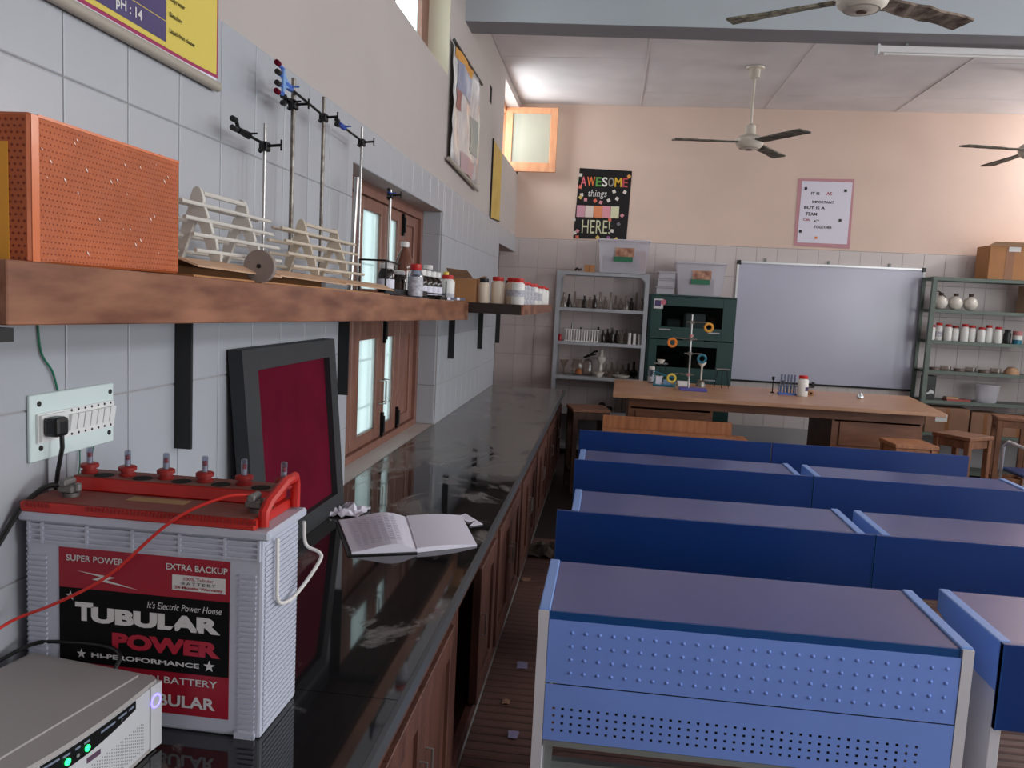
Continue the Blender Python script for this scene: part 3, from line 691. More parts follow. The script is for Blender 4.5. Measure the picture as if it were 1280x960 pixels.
# black wire crate holding reagent bottles
cr = thing('wire_crate', 'black wire crate of reagent bottles on the plank shelf', 'crate', (-.95, 3.7, zs1(3.7)))
C0, C1, CX0, CX1 = 3.2, 4.42, -1.018, -.908
MB().box(CX0, CX1, C0, C1, zs1(C1)+.013, zs1(C1)+.0165).build('tray', 'blackp', cr)
for x in (CX0, CX1):
    for y in (C0, C1): MB().cyl((x, y, zs1(y)+.0005), (x, y, 1.815 if y == C0 else 1.765), .004, n=6).build('post', 'blackm', cr)
MB().tube([(CX1, C0, 1.813), (CX0, C0, 1.813)], .004, 6).tube([(CX1, C0, 1.813), (CX1, C0+.22, 1.808)], .004, 6).build('top_rail', 'blackm', cr)
MB().tube([(CX1, C0+.02, 1.70), (CX1, C1, 1.69)], .003, 6).build('side_rail', 'blackm', cr)
MB().box(CX1, CX1+.003, C0, C0+.75, zs1(C0)+.004, zs1(C0)+.028).build('side_band', 'blackp', cr)
bottle('reagent_bottle', 'brown reagent bottle with white label at near end of crate', 'bottle', -.962, 3.40, zc(3.4), .036, .125, 'squat', 'amber', 'whitecap', 'bottles in the wire crate', 'paper', (.12, .46))
bottle('large_amber_bottle', 'tall brown bottle half full under a white cap, tallest in crate', 'bottle', -.968, 3.72, zc(3.7), .047, .245, 'tallbottle', mat('amber_see_through', (104, 62, 46), .1, coat=.3), 'whitecap', 'bottles in the wire crate', 'amber', (.0, .36))
bottle('reagent_bottle', 'small amber bottle with white cap behind the red-capped one', 'bottle', -.958, 3.60, zc(3.6), .033, .105, 'squat', 'amber', 'whitecap', 'bottles in the wire crate', 'bottlebrown', (.1, .5))
bottle('red_capped_bottle', 'clear squeeze bottle with red cap and pale label on plank front', 'bottle', -.872, 3.56, zs1(3.56), .034, .15, 'squat', 'pet', 'redcap', None, 'jarlab', (.05, .62))
for k in range(5):
    bottle('small_amber_bottle', ORD[k]+' small dark amber bottle in the white-labelled crate row, counted from the camera', 'bottle', -.948, 3.86+.12*k, zc(4.2), .034, .13, 'bottle', 'amber', None, 'bottles in the wire crate', 'paper', (.08, .42))
    o = list(COL.objects)[-1]
    y = 3.86+.12*k; t = o
    while t.parent: t = t.parent
    MB().lathe([(.024, .105), (.026, .107), (.026, .132), (.022, .135)], (-.948, y, zc(4.2)), 14).build('cap', 'whitecap', t, smooth=True)
bottle('large_dark_bottle', 'dark glass bottle with white cap rising behind the amber row', 'bottle', -1.05, 4.58, zs1(4.58), .058, .20, 'bottle', 'amber', 'whitecap')
bottle('white_red_bottle', 'white plastic bottle with red cap at the far crate end', 'bottle', -.915, 4.49, zs1(4.49), .042, .145, 'jar', 'jarw', 'redcap', None, 'jarlab', (.1, .3))
bottle('yellow_capped_bottle', 'white bottle with yellow cap behind the red-capped one', 'bottle', -.96, 4.66, zs1(4.66), .035, .17, 'bottle', 'jarw', 'yellowcap')
t = thing('glossy_packet', 'flat blue-grey striped packet lying at the plank shelf end', 'packet', (-.872, 4.3, zs1(4.3)))
for k in range(8):
    MB().box(-.885, -.853, 4.02+.09*k, 4.105+.09*k, zs1(4.4)+.006, zs1(4.4)+.02).build('stripe', 'blackp' if k in (0, 1) else ('paper' if k % 3 == 2 else mat('steel_blue', (96, 106, 132), .3)), t)
t = thing('open_carton', 'small open brown carton on the dark shelf beside jars', 'box', (-.95, 5.0, S2))
MB().box(-.99, -.82, 4.90, 4.905, S2, S2+.145).box(-.99, -.82, 5.145, 5.15, S2, S2+.145).box(-.825, -.82, 4.905, 5.145, S2, S2+.145).box(-.99, -.985, 4.905, 5.145, S2, S2+.145).box(-.985, -.825, 4.905, 5.145, S2, S2+.004).build('carton', 'cardboard', t)
MB().add([(-.99, 4.90, S2+.146), (-.84, 4.90, S2+.146), (-.86, 4.80, S2+.19), (-.99, 4.80, S2+.2)], [(0,1,2,3)]).add([(-.82, 4.91, S2+.146), (-.82, 5.14, S2+.146), (-.785, 5.14, S2+.165), (-.785, 4.97, S2+.165)], [(0,1,2,3)]).build('flap', 'cardboard_light', t)
# jars on the dark shelf (x, y, r, h, cap, body)
JARS = [(-.775, 4.93, .034, .15, 'blackp', 'jar', 'cream jar with black cap next to the open carton'),
        (-.695, 4.97, .042, .165, 'redcap', 'jar', 'cream jar with red cap nearest the black-capped one'),
        (-.605, 5.01, .045, .165, 'redcap', 'jar', 'cream jar with wide red cap left of the printed white jar'),
        (-.56, 4.905, .04, .16, 'redcap', 'jarw', 'white printed jar with red cap at the dark shelf corner')]
for x, y, r, h, c, b_, lb in JARS: bottle('reagent_jar', lb, 'jar', x, y, S2, r, h, 'jar', b_, c, 'jars on the dark wall shelf', 'jarlab' if 'printed' in lb else None, (.3, .55))
bottle('reagent_jar', 'cream jar with black lid tucked behind the printed white jar', 'jar', -.64, 5.13, S2, .036, .15, 'jar', 'jar', 'blackp', 'jars on the dark wall shelf')
for k, y in enumerate((5.24, 5.48, 5.75, 6.05, 6.4, 6.75, 7.1)):
    bottle('reagent_jar', ORD[k]+' small labelled red-capped jar receding along the dark shelf front', 'jar', -.575, y, S2, .038, .15+.006*(k % 2), 'jar', 'jarw' if k > 2 else 'jarlab', 'redcap', 'jars on the dark wall shelf', 'jarlab' if k in (1, 3, 4) else None, (.2, .6))

# ------------------------------------------------------------------ switchboard, cables
sw = thing('switchboard', 'pale grey switchboard plate with a row of white switches', 'switchboard', (XW+.008, 1.57, 1.31))
xf = XW+.0085
MB().box(xf, xf+.008, 1.437, 1.706, 1.312, 1.447).build('plate', 'plate', sw, bevel=.002)
MB().box(xf+.0085, xf+.0125, 1.452, 1.70, 1.349, 1.408).build('module_strip', 'white', sw)
MB().box(xf+.013, xf+.018, 1.456, 1.53, 1.352, 1.405).build('socket', 'white', sw)
for k in range(7):
    y = 1.545+.0222*k
    o = MB().add([(xf+.013, y, 1.362), (xf+.016, y, 1.362), (xf+.021, y, 1.396), (xf+.013, y, 1.396), (xf+.013, y+.0185, 1.362), (xf+.016, y+.0185, 1.362), (xf+.021, y+.0185, 1.396), (xf+.013, y+.0185, 1.396)],
        [(0,1,2,3),(7,6,5,4),(0,4,5,1),(1,5,6,2),(2,6,7,3),(3,7,4,0)]).build('switch', 'white', sw)
    MB().cyl((xf+.0126, y+.009, 1.3535), (xf+.0135, y+.009, 1.3535), .0028, n=8).cyl((xf+.0126, y+.009, 1.4035), (xf+.0135, y+.009, 1.4035), .0028, n=8).build('indicator_dot', 'black', sw)
for y, z in ((1.462, 1.428), (1.692, 1.428), (1.466, 1.338), (1.688, 1.335)):
    MB().cyl((xf+.008, y, z), (xf+.0095, y, z), .0058, n=10).build('screw', 'black', sw)
pg = thing('power_plug', 'black three-pin plug with cable in the switchboard socket', 'plug', (xf+.03, 1.478, 1.35))
MB().box(xf+.0185, xf+.05, 1.458, 1.497, 1.362, 1.402).build('plug_body', 'blackp', pg, bevel=.008, seg=2)
MB().tube([(xf+.045, 1.478, 1.365), (xf+.046, 1.478, 1.34), (xf+.033, 1.482, 1.29), (xf+.02, 1.486, 1.2), (xf+.016, 1.486, 1.05), (xf+.008, 1.486, .84)], .0045, 8).build('cable', 'blackp', pg, smooth=True)
def wire(name, pts, r, m, label, cat='wire'):
    # Catmull-Rom smoothing
    P = [Vector(p) for p in pts]; Q = []
    P2 = [P[0]*2-P[1]] + P + [P[-1]*2-P[-2]]
    for i in range(1, len(P2)-2):
        for k in range(6):
            t = k/6; a, b, c, d = P2[i-1:i+3]
            Q.append(.5*((2*b)+(-a+c)*t+(2*a-5*b+4*c-d)*t*t+(-a+3*b-3*c+d)*t**3))
    Q.append(P[-1])
    return single(MB().tube(Q, r, 8), name, m, label, cat, smooth=True)
wire('green_wire', [(XW+.012, 1.466, 1.60), (XW+.013, 1.475, 1.53), (XW+.014, 1.505, 1.49), (XW+.0125, 1.523, 1.4485)], .0022, 'green', 'green wire running from plank shelf down to the switchboard')
wire('green_wire', [(XW+.0125, 1.592, 1.311), (XW+.016, 1.585, 1.27), (XW+.02, 1.565, 1.225)], .0014, 'green', 'left green earth wire below the switchboard')
wire('green_wire', [(XW+.0125, 1.64, 1.311), (XW+.018, 1.612, 1.268), (XW+.022, 1.57, 1.225)], .0014, 'green', 'right slanting green earth wire below the switchboard')
wire('grey_cable', [(XW+.0125, 1.49, 1.311), (XW+.013, 1.489, 1.2), (XW+.013, 1.488, 1.05)], .002, 'wire_grey', 'thin grey cable beside the black plug lead', 'cable')

# ------------------------------------------------------------------ framed maroon board leaning on the wall
bd = thing('notice_board', 'maroon felt board in black frame leaning on the wall', 'notice board', (-1.03, 2.65, .82))
def lean(y0, y1, z0, z1, d0, d1, name, m, par):
    # board plane from (x=-1.012,z=.82) to (x=-1.072,z=1.495); d measured off the back
    def X(z, d): return -1.057-.06*(z-.82)/.675+d
    return MB().add([(X(z0,d0),y0,z0),(X(z0,d1),y0,z0),(X(z0,d1),y1,z0),(X(z0,d0),y1,z0),(X(z1,d0),y0,z1),(X(z1,d1),y0,z1),(X(z1,d1),y1,z1),(X(z1,d0),y1,z1)],
        [(0,3,2,1),(4,5,6,7),(0,1,5,4),(1,2,6,5),(2,3,7,6),(3,0,4,7)]).build(name, m, par)
Y0, Y1 = 2.265, 3.075
lean(Y0, Y0+.10, .821, 1.492, .0, .045, 'frame_stile', 'charcoal', bd); lean(Y1-.07, Y1, .821, 1.492, .0, .045, 'frame_stile', 'charcoal', bd)
lean(Y0+.1, Y1-.07, 1.425, 1.492, .0, .045, 'frame_rail', 'charcoal', bd); lean(Y0+.1, Y1-.07, .821, .888, .0, .045, 'frame_rail', 'charcoal', bd)
lean(Y0+.1, Y1-.07, .888, 1.425, .0, .022, 'felt', 'maroon', bd)

# ------------------------------------------------------------------ battery
bt = thing('inverter_battery', 'large white and red tubular battery with six vent floats', 'battery', (-.855, 1.48, .82))
BX0, BX1, BY0, BY1, BZ0, BZ1 = -1.10, -.607, 1.392, 1.572, .8205, 1.212
MB().box(BX0+.006, BX1-.006, BY0+.004, BY1-.004, BZ0, BZ1).build('case', 'case', bt, bevel=.006, seg=2)
MB().box(BX0-.004, BX1+.008, BY0-.006, BY1+.006, BZ1, BZ1+.018).build('case_rim', 'case', bt, bevel=.004)
r = MB()
for k in range(36):
    z = BZ0+.012+.0102*k
    r.box(BX1-.0065, BX1-.0035, BY0+.012, BY1-.012, z, z+.0075)
    if k < 31:
        r.box(BX0+.012, BX0+.05, BY0, BY0+.0045, z, z+.005); r.box(BX1-.05, BX1-.018, BY0, BY0+.0045, z, z+.005)
    r.box(BX0, BX0+.0065, BY0+.012, BY1-.012, z, z+.0052)
r.build('side_ribs', 'case', bt, kind='stuff')
for k in range(4): MB().box(BX0+.012, BX1-.012, BY0, BY0+.0045, 1.172+.0105*k, 1.1765+.0105*k).build('front_rib', 'case', bt)
for x in (BX0+.012, -1.06, -.968, -.875, -.78, -.69, BX1-.016): MB().box(x, x+.005, BY0-.0005, BY0+.0045, 1.17, 1.211).build('front_rib', 'case', bt)
MB().box(BX1-.056, BX1-.016, BY0-.003, BY0+.004, BZ0, BZ0+.012).build('foot', 'case', bt)
ld = MB().box(BX0-.001, BX1-.02, BY0-.004, BY1+.003, BZ1+.018, BZ1+.038).build('lid', 'red', bt, bevel=.003)
MB().box(BX0+.004, BX1-.026, BY0+.002, BY0+.098, BZ1+.0385, BZ1+.0392).build('dusty_lid_top', 'reddust', ld)
r = MB()
for k in range(60):
    x = BX0+.012+.0078*k
    if 6 < k < 16: continue
    r.box(x, x+.0038, BY0-.0055, BY0-.0035, BZ1+.029, BZ1+.0385)
r.build('lid_teeth', 'darkred', ld, kind='stuff')
MB().prism([(BX0+.03, BY0+.10, BZ1+.039), (BX1-.03, BY0+.10, BZ1+.039), (BX1-.03, BY0+.108, BZ1+.066), (BX0+.03, BY0+.108, BZ1+.066)], (0, .07, 0)).build('vent_bar', 'red', bt, bevel=.003)
BT = BZ1+.066
MB().box(BX0+.032, BX1-.032, BY0+.1085, BY0+.176, BT-.001, BT+.0006).build('dusty_bar_top', 'reddust', bt)
for k in range(6):
    x = -1.055+.0845*k; y = BY0+.142
    c = MB().lathe([(.015, 0), (.0165, .003), (.0165, .006), (.013, .0065), (.013, .012), (.018, .0125), (.018, .019), (.015, .021)], (x, y, BT), 18).build('vent_cap', 'darkred', bt, smooth=True)
    MB().lathe([(.0062, .021), (.0062, .052), (.0045, .054)], (x, y, BT), 12).build('float_tube', 'pet', c, smooth=True)
    MB().lathe([(.0045, .0215), (.0045, .034)], (x, y, BT), 10).build('float_stem', 'whitecap', c)
    MB().lathe([(.0048, .034), (.0048, .043)], (x, y, BT), 10).build('float_mark', 'redcap', c)
for k in range(5):
    x = -1.013+.0845*k
    MB().lathe([(.019, 0), (.019, .0012)], (x, BY0+.128, BT+.0004), 20).build('vent_well', 'smoke', bt)
for x, nm in ((-1.035, 'terminal'), (-.648, 'terminal')):
    tm = MB().lathe([(.016, 0), (.016, .008), (.010, .009), (.010, .024), (.007, .025)], (x, BY0+.055, BZ1+.039), 14).build(nm, mat('lead_grey', (110, 106, 104), .5, metal=.5), bt, smooth=True)
    MB().box(x-.02, x+.012, BY0+.04, BY0+.07, BZ1+.048, BZ1+.062).cyl((x-.006, BY0+.035, BZ1+.068), (x-.006, BY0+.07, BZ1+.068), .009, n=6).cyl((x+.014, BY0+.055, BZ1+.05), (x+.014, BY0+.055, BZ1+.066), .008, n=6).build('clamp', mat('lead_grey2', (128, 126, 124), .5, metal=.5), tm, bevel=.002)
MB().box(-.92, -.80, BY0+.055, BY0+.085, BZ1+.0393, BZ1+.040).build('sticker', mat('faded_sticker', (170, 136, 96), .7), bt)
hx = BX1-.013
MB().tube([(hx, BY0+.02, BZ1+.022), (hx, BY0+.02, BZ1+.048), (hx, BY0+.04, BZ1+.062), (hx, BY0+.12, BZ1+.085), (hx, BY1-.012, BZ1+.085), (hx, BY1-.008, BZ1+.07), (hx, BY1-.008, BZ1+.022)], .0105, 8).build('carry_handle', 'red', bt, smooth=True)
def smoothpts(pts, n=6):
    P = [Vector(p) for p in pts]; Q = []; P2 = [P[0]*2-P[1]] + P + [P[-1]*2-P[-2]]
    for i in range(1, len(P2)-2):
        for k in range(n):
            t = k/n; a, b, c, d = P2[i-1:i+3]; Q.append(.5*((2*b)+(-a+c)*t+(2*a-5*b+4*c-d)*t*t+(-a+3*b-3*c+d)*t**3))
    return Q+[P[-1]]
MB().tube(smoothpts([(BX1+.003, BY1+.004, 1.20), (BX1+.006, BY1+.008, 1.15), (BX1+.035, BY1+.008, 1.135), (BX1+.04, BY1, 1.12), (BX1+.018, BY1-.04, 1.075), (BX1+.006, BY1-.08, 1.06), (BX1+.005, BY0+.05, 1.08), (BX1+.005, BY0+.045, 1.14), (BX1+.004, BY0+.045, 1.205)]), .0038, 8).build('rope_handle', 'rope', bt, smooth=True)
# printed label
fy = BY0+.0035
def quad(x0, x1, z0, z1, d, m, name): return MB().box(x0, x1, fy-d, fy-d+.0006, z0, z1).build(name, m, bt)
quad(-1.024, -.677, .853, 1.165, .0008, 'lab_red', 'printed_label'); quad(-1.0235, -.6775, .937, 1.086, .0014, 'lab_black', 'label_band')
XD, UP = (1, 0, 0), (0, 0, 1)
def bl(s, m, x0, x1, z, h, d=.0016, **k): return text(s, m, bt, (x0, fy-d, z), XD, UP, x1-x0, h, **k)
bl('SUPER POWER', 'lab_white', -1.008, -.890, 1.1395, .0125, bold=.015); bl('EXTRA BACKUP', 'lab_white', -.804, -.681, 1.140, .0125, bold=.015)
quad(-.792, -.686, 1.101, 1.131, .0014, 'lab_white', 'warranty_box')
bl('100% Tubular', 'lab_red', -.768, -.708, 1.1215, .0065, .0022); bl('BATTERY', 'lab_black', -.772, -.704, 1.1125, .006, .0022, spacing=1.4); bl('24 Months Warranty', 'lab_red', -.786, -.690, 1.103, .0072, .0022, bold=.02)
MB().prism([(x, fy-.0015, z) for x, z in ((-.986, 1.121), (-.934, 1.116), (-.908, 1.1135), (-.925, 1.107), (-.862, 1.094), (-.915, 1.101), (-.955, 1.106), (-.937, 1.1125))], (0, -.0004, 0)).build('lightning_bolt', 'lab_white', bt)
def star(cx, cz, r, d=.0016):
    p = [(cx+math.sin(2*PI*i/10)*(r if i % 2 == 0 else r*.4), fy-d, cz+math.cos(2*PI*i/10)*(r if i % 2 == 0 else r*.4)) for i in range(10)]
    return MB().prism(p, (0, -.0004, 0)).build('star', 'lab_white', bt)
star(-1.0, 1.0695, .010); MB().prism([(-1.0+math.sin(2*PI*i/10)*(.005 if i % 2 == 0 else .002), fy-.0022, 1.0695+math.cos(2*PI*i/10)*(.005 if i % 2 == 0 else .002)) for i in range(10)], (0, -.0003, 0)).build('star', 'lab_black', bt)
star(-.978, .955, .010); star(-.716, .956, .012)
bl("It's Electric Power House", 'lab_white', -.842, -.692, 1.0605, .0135, shear=.25)
bl('T', 'lab_white', -.990, -.953, 1.022, .037, bold=.06); bl('UBULAR', 'lab_white', -.957, -.694, 1.020, .032, bold=.06)
bl('POWER', 'lab_crimson', -.914, -.694, .973, .032, bold=.06)
bl('HI-PEROFORMANCE', 'lab_white', -.957, -.736, .950, .0095, bold=.03)
bl('N BATTERY', 'lab_white', -.835, -.699, .914, .0135, bold=.01)
bl('TUBULAR', 'lab_white', -.872, -.703, .868, .024, bold=.03)
# leads
wire('red_lead', [(-.652, BY0+.05, BZ1+.072), (-.70, BY0+.02, BZ1+.071), (-.78, BY0-.02, BZ1+.03), (-.90, BY0-.03, 1.13), (-1.0, BY0-.04, 1.07), (-1.085, 1.34, 1.03), (-1.11, 1.26, 1.0), (-1.112, 1.15, .98)], .0032, 'redwire', 'red battery lead crossing the label towards the wall', 'cable')
wire('black_lead', [(-1.045, BY0+.05, BZ1+.06), (-1.07, BY0+.03, BZ1+.06), (-1.10, BY0-.0, 1.235), (-1.112, 1.34, 1.17), (-1.114, 1.25, 1.10), (-1.114, 1.15, 1.05)], .0055, 'blackp', 'black battery lead bending down beside the wall', 'cable')

# ------------------------------------------------------------------ inverter unit
uc = Vector((-.783, 1.338)); ud = Vector((-.046, -.31)).normalized(); uw = Vector((-.99, .14)).normalized()
ang = math.atan2(ud.y, ud.x)
inv = thing('power_inverter', 'grey-beige inverter with blue ring light and green indicators', 'inverter', (-.95, 1.18, .82))
def IP(s, d, z):  # s along the face from the far corner, d into the body, z height above the counter
    bow = .016*math.sin(max(0, min(1, (s-.03)/.36))*PI) if d <= .001 else 0
    p = uc+ud*s+uw*d-uw*bow; return Vector((p.x, p.y, .8205+z))
N = 14; S = [.03+.36*i/N for i in range(N+1)]
def strip(s_list, d, z0, z1, thick, name, m, par, zf0=None, zf1=None):
    b = MB()
    vs = []; n = len(s_list)
    for k, s in enumerate(s_list):
        a = zf0(k/(n-1)) if zf0 else z0; c = zf1(k/(n-1)) if zf1 else z1
        p, q = IP(s, 0, a), IP(s, 0, c); o = Vector((-uw.x, -uw.y, 0))*d; o2 = Vector((-uw.x, -uw.y, 0))*(d-thick)
        vs += [p+o, q+o, q+o2, p+o2]
    fs = []
    for k in range(n-1):
        i = 4*k
        for a, c in ((0,1),(1,2),(2,3),(3,0)): fs.append((i+a, i+4+a, i+4+c, i+c))
    fs += [(0,1,2,3), (4*n-1, 4*n-2, 4*n-3, 4*n-4)]
    b.add(vs, fs); bm = bmesh.new(); return b.build(name, m, par)
body = MB(); top_ = [(IP(s, 0, 0)) for s in S]; poly = [p for p in top_] + [IP(.39, .29, 0), IP(.0, .29, 0), IP(0, .012, 0), IP(.008, .001, 0)]
body.prism([(p.x, p.y, .8225) for p in poly], (0, 0, .132)).build('body', 'ups', inv)
MB().prism([(p.x, p.y, .9546) for p in (IP(.012, .035, 0), IP(.012, .28, 0), IP(.385, .28, 0), IP(.385, .04, 0))], (0, 0, .004)).build('raised_top', 'ups', inv, bevel=.0015)
strip(S, .0022, .012, .126, .0024, 'face', 'upsface', inv)
strip([.0, .012, .0285], .004, .006, .128, .006, 'corner_column', 'upsface', inv)
strip([.073+.21*i/10 for i in range(11)], .0034, 0, 0, .001, 'display_window', 'lab_black', inv, zf0=lambda t: .110-.015*math.sin(min(1, t*1.2)*PI*.5), zf1=lambda t: .1255)
def disc(s, z, r, d, m, name, h=.0012):
    c = IP(s, 0, z)+Vector((-uw.x, -uw.y, 0))*d; nrm = Vector((-uw.x, -uw.y, 0))
    return MB().cyl(c, c+nrm*h, r, n=16).build(name, m, inv)
c = IP(.016, 0, .097)+Vector((-uw.x, -uw.y, 0))*.0045
vx = Vector((ud.x, ud.y, 0)); MB().tube([c+(vx*math.cos(2*PI*i/20)+Vector((0,0,1))*math.sin(2*PI*i/20))*.0115 for i in range(21)], .0017, 6).build('ring_light', 'led_blue', inv, smooth=True)
disc(.016, .097, .0095, .004, 'upsface', 'power_button')
disc(.196, .108, .0055, .0046, 'led_green', 'indicator'); disc(.236, .107, .0058, .0046, 'led_green', 'indicator')
disc(.216, .1065, .0032, .0046, 'frame_grey', 'indicator_off'); disc(.115, .113, .003, .0046, mat('dim_led', (60, 60, 66), .4), 'indicator_off')
for s0, s1, z in ((.25, .28, .118), (.08, .094, .117), (.190, .202, .1165), (.210, .220, .1165), (.230, .244, .1165), (.13, .165, .1155), (.10, .122, .117)):
    strip([s0, s1], .0042, z, z+.0035, .0006, 'printed_mark', mat('grey_print', (120, 130, 150), .5), inv)
strip([.165, .195], .003, .080, .089, .0006, 'maker_mark', mat('purple_grey_print', (86, 62, 84), .5), inv)
r = MB()
for i in range(34):
    for j in range(9):
        s = .05+.0058*i; z = .022+.0058*j+(i % 2)*.0029
        if z > .088-.10*max(0, s-.05): continue
        c = IP(s, 0, z)+Vector((-uw.x, -uw.y, 0))*.0023; r.cyl(c, c+Vector((-uw.x, -uw.y, 0))*.0004, .0013, n=5)
r.build('vent_holes', mat('grey_hole', (128, 128, 134), .7), inv, kind='stuff')
wire('inverter_lead', [IP(.0, .10, .13), IP(-.02, .105, .15)-Vector((0,0,.0)), IP(-.028, .14, .158), IP(-.025, .22, .155), IP(-.005, .30, .145), (-1.115, 1.28, .94), (-1.116, 1.2, .90)], .004, 'blackp', 'black lead looping from the inverter top to the wall', 'cable')

# ------------------------------------------------------------------ notebook and papers on the counter
nb = thing('open_notebook', 'open ruled notebook with handwriting lying on the granite counter', 'notebook', (-.6, 2.75, .82))
def leafsheet(P00, P10, P11, P01, lift, name, m, z0=.8215, n=10):
    P00, P10, P11, P01 = [Vector((*p, 0)) for p in (P00, P10, P11, P01)]; b = MB(); vs = []
    for i in range(n+1):
        t = i/n; z = z0+lift(t)
        for a, e in ((P00, P10), (P01, P11)):
            p = a.lerp(e, t); vs.append((p.x, p.y, z))
    k = len(vs); vs += [(x, y, .8205) for x, y, z in vs]
    fs = []
    for i in range(n):
        a = 2*i; fs += [(a, a+2, a+3, a+1), (k+a, k+a+1, k+a+3, k+a+2), (a, k+a, k+a+2, a+2), (a+1, a+3, k+a+3, k+a+1)]
    fs += [(0, 1, k+1, k), (2*n, k+2*n, k+2*n+1, 2*n+1)]
    return b.add(vs, fs).build(name, m, nb, smooth=False)
spine0, spine1 = (-.592, 2.575), (-.725, 2.955)
leafsheet((-.79, 2.49), spine0, spine1, (-.955, 2.84), lambda t: .010+.022*math.sin(PI*min(1, t*1.02)**1.6), 'left_pages', 'paper')
leafsheet(spine0, (-.408, 2.70), (-.53, 3.06), spine1, lambda t: .010*(1-t)+.004+.006*math.sin(PI*t), 'right_page', 'paper')
MB().prism([(-.80, 2.475, .8202), (-.588, 2.565, .8202), (-.72, 2.96, .8202), (-.965, 2.835, .8202)], (0, 0, .004)).build('cover', 'blackp', nb)
MB().prism([(-.545, 3.05, .8215), (-.49, 2.98, .8215), (-.465, 3.02, .8215), (-.475, 2.93, .8215), (-.43, 2.97, .8215), (-.52, 3.10, .8215)], (0, 0, .002)).build('torn_leaf', 'paper', nb)
r = MB()
for k in range(15):
    t = .12+.052*k
    a = Vector((-.79, 2.49, 0)).lerp(Vector((-.955, 2.84, 0)), t); e = Vector(spine0).to_3d().lerp(Vector(spine1).to_3d(), t)
    for j in range(7):
        u0 = .12+.1*j; u1 = u0+random.uniform(.04, .085); p, q = a.lerp(e, u0), a.lerp(e, u1)
        z = .8215+.010+.022*math.sin(PI*((u0+u1)/2)**1.6)+.0022
        r.add([(p.x, p.y, z), (q.x, q.y, z), (q.x-.0012, q.y+.003, z), (p.x-.0012, p.y+.003, z)], [(0,1,2,3)])
r.build('handwriting', 'papermark', nb, kind='stuff')
def crumple(name, m, label, cat, cx, cy, z, sx, sy, h, seed, n=9):
    rr = random.Random(seed); vs = []
    for i in range(n):
        for j in range(n):
            u, v_ = i/(n-1)-.5, j/(n-1)-.5
            vs.append((cx+u*sx+rr.uniform(-.1, .1)*sx/n*3, cy+v_*sy+rr.uniform(-.1, .1)*sy/n*3, z+.003+h*(rr.random()**1.5)*(1-abs(u)*1.2)*(1-abs(v_)*1.2)))
    fs = [(i*n+j, (i+1)*n+j, (i+1)*n+j+1, i*n+j+1) for i in range(n-1) for j in range(n-1)]
    mb = MB().add(vs, fs); o = single(mb, name, m, label, cat); s = o.modifiers.new('t', 'SOLIDIFY'); s.thickness = .0015; s.offset = 1; return o
crumple('crumpled_sheet', 'paper', 'crumpled white sheet beside the open notebook near the board', 'paper', -.965, 2.985, .8205, .13, .17, .05, 4)

# ------------------------------------------------------------------ whiteboard and posters on the back wall
YT = YB-.0085
wb = thing('whiteboard', 'large white enamel board with aluminium frame on back wall', 'whiteboard', (2.37, YT, .9))
MB().box(1.40, 3.35, YT-.018, YT-.001, .915, 2.215).build('panel', 'wb', wb)
MB().box(1.38, 3.37, YT-.026, YT-.002, 2.215, 2.235).build('frame_rail', 'alu', wb); MB().box(1.38, 3.37, YT-.026, YT-.002, .895, .915).build('frame_rail', 'blackm', wb)
MB().box(1.38, 1.40, YT-.026, YT-.002, .915, 2.215).build('frame_stile', 'white', wb); MB().box(3.35, 3.37, YT-.026, YT-.002, .915, 2.215).build('frame_stile', 'white', wb)
for x in (1.38, 3.335):
    MB().box(x-.006, x+.042, YT-.03, YT-.001, 2.195, 2.245).build('corner_cap', 'blackp', wb, bevel=.008)
for x in (1.68, 2.36, 3.0): MB().box(x-.012, x+.012, YT-.015, YT, 2.238, 2.275).build('hanger_clip', 'frame_grey', wb)
for x in (1.97, 2.3): MB().box(x-.012, x+.012, YT-.05, YT-.027, .87, .935).build('marker_clip', 'blackp', wb)

pa = thing('awesome_poster', 'black poster lettered AWESOME things HERE with coloured squares', 'poster', (-.15, YB, 2.41))
PY = YB-.004
MB().prism([(-.462, PY, 2.41), (.140, PY, 2.42), (.155, PY, 3.18), (-.432, PY, 3.197)], (0, .002, 0)).build('sheet', mat('black_card', (26, 24, 25), .3), pa)
XP, UPP = (1, 0, 0), (0, 0, 1)
px = lambda cx: -.43+(620+cx/5.3333-725)*.00898
pz = lambda cy: 3.197-(200+cy/5.3333-210)*.00889
cols = [(226, 110, 120), (230, 120, 60), (90, 150, 70), (232, 230, 224), (40, 38, 38), (222, 176, 50), (190, 70, 80)]
wl = [44, 58, 42, 40, 44, 52, 40]; x = 570
for k, chh in enumerate('AWESOME'):
    m_ = mat('poster_letter_%d' % k, cols[k] if k != 4 else (150, 146, 140), .6)
    text(chh, m_, pa, (px(x), PY-.0005, pz(172)), XP, UPP, (wl[k]-5)*.00898/5.333, (62)*.00889/5.333, bold=.02); x += wl[k]
text('things', 'lab_white', pa, (px(625), PY-.0005, pz(255)), XP, UPP, 125*.00898/5.333, 60*.00889/5.333, shear=.15)
text('HERE!', mat('pale_green_letter', (206, 206, 170), .6), pa, (px(596), PY-.0005, pz(488)), XP, UPP, 188*.00898/5.333, 92*.00889/5.333)
sqc = [(206, 150, 166), (222, 204, 196), (226, 140, 96), (222, 150, 160), (214, 212, 178)]
for k in range(5):
    MB().box(px(555+57*k), px(610+57*k), PY-.003, PY-.0005, pz(380), pz(302)).build('coloured_card', mat('card_%d' % k, sqc[k], .7), pa)
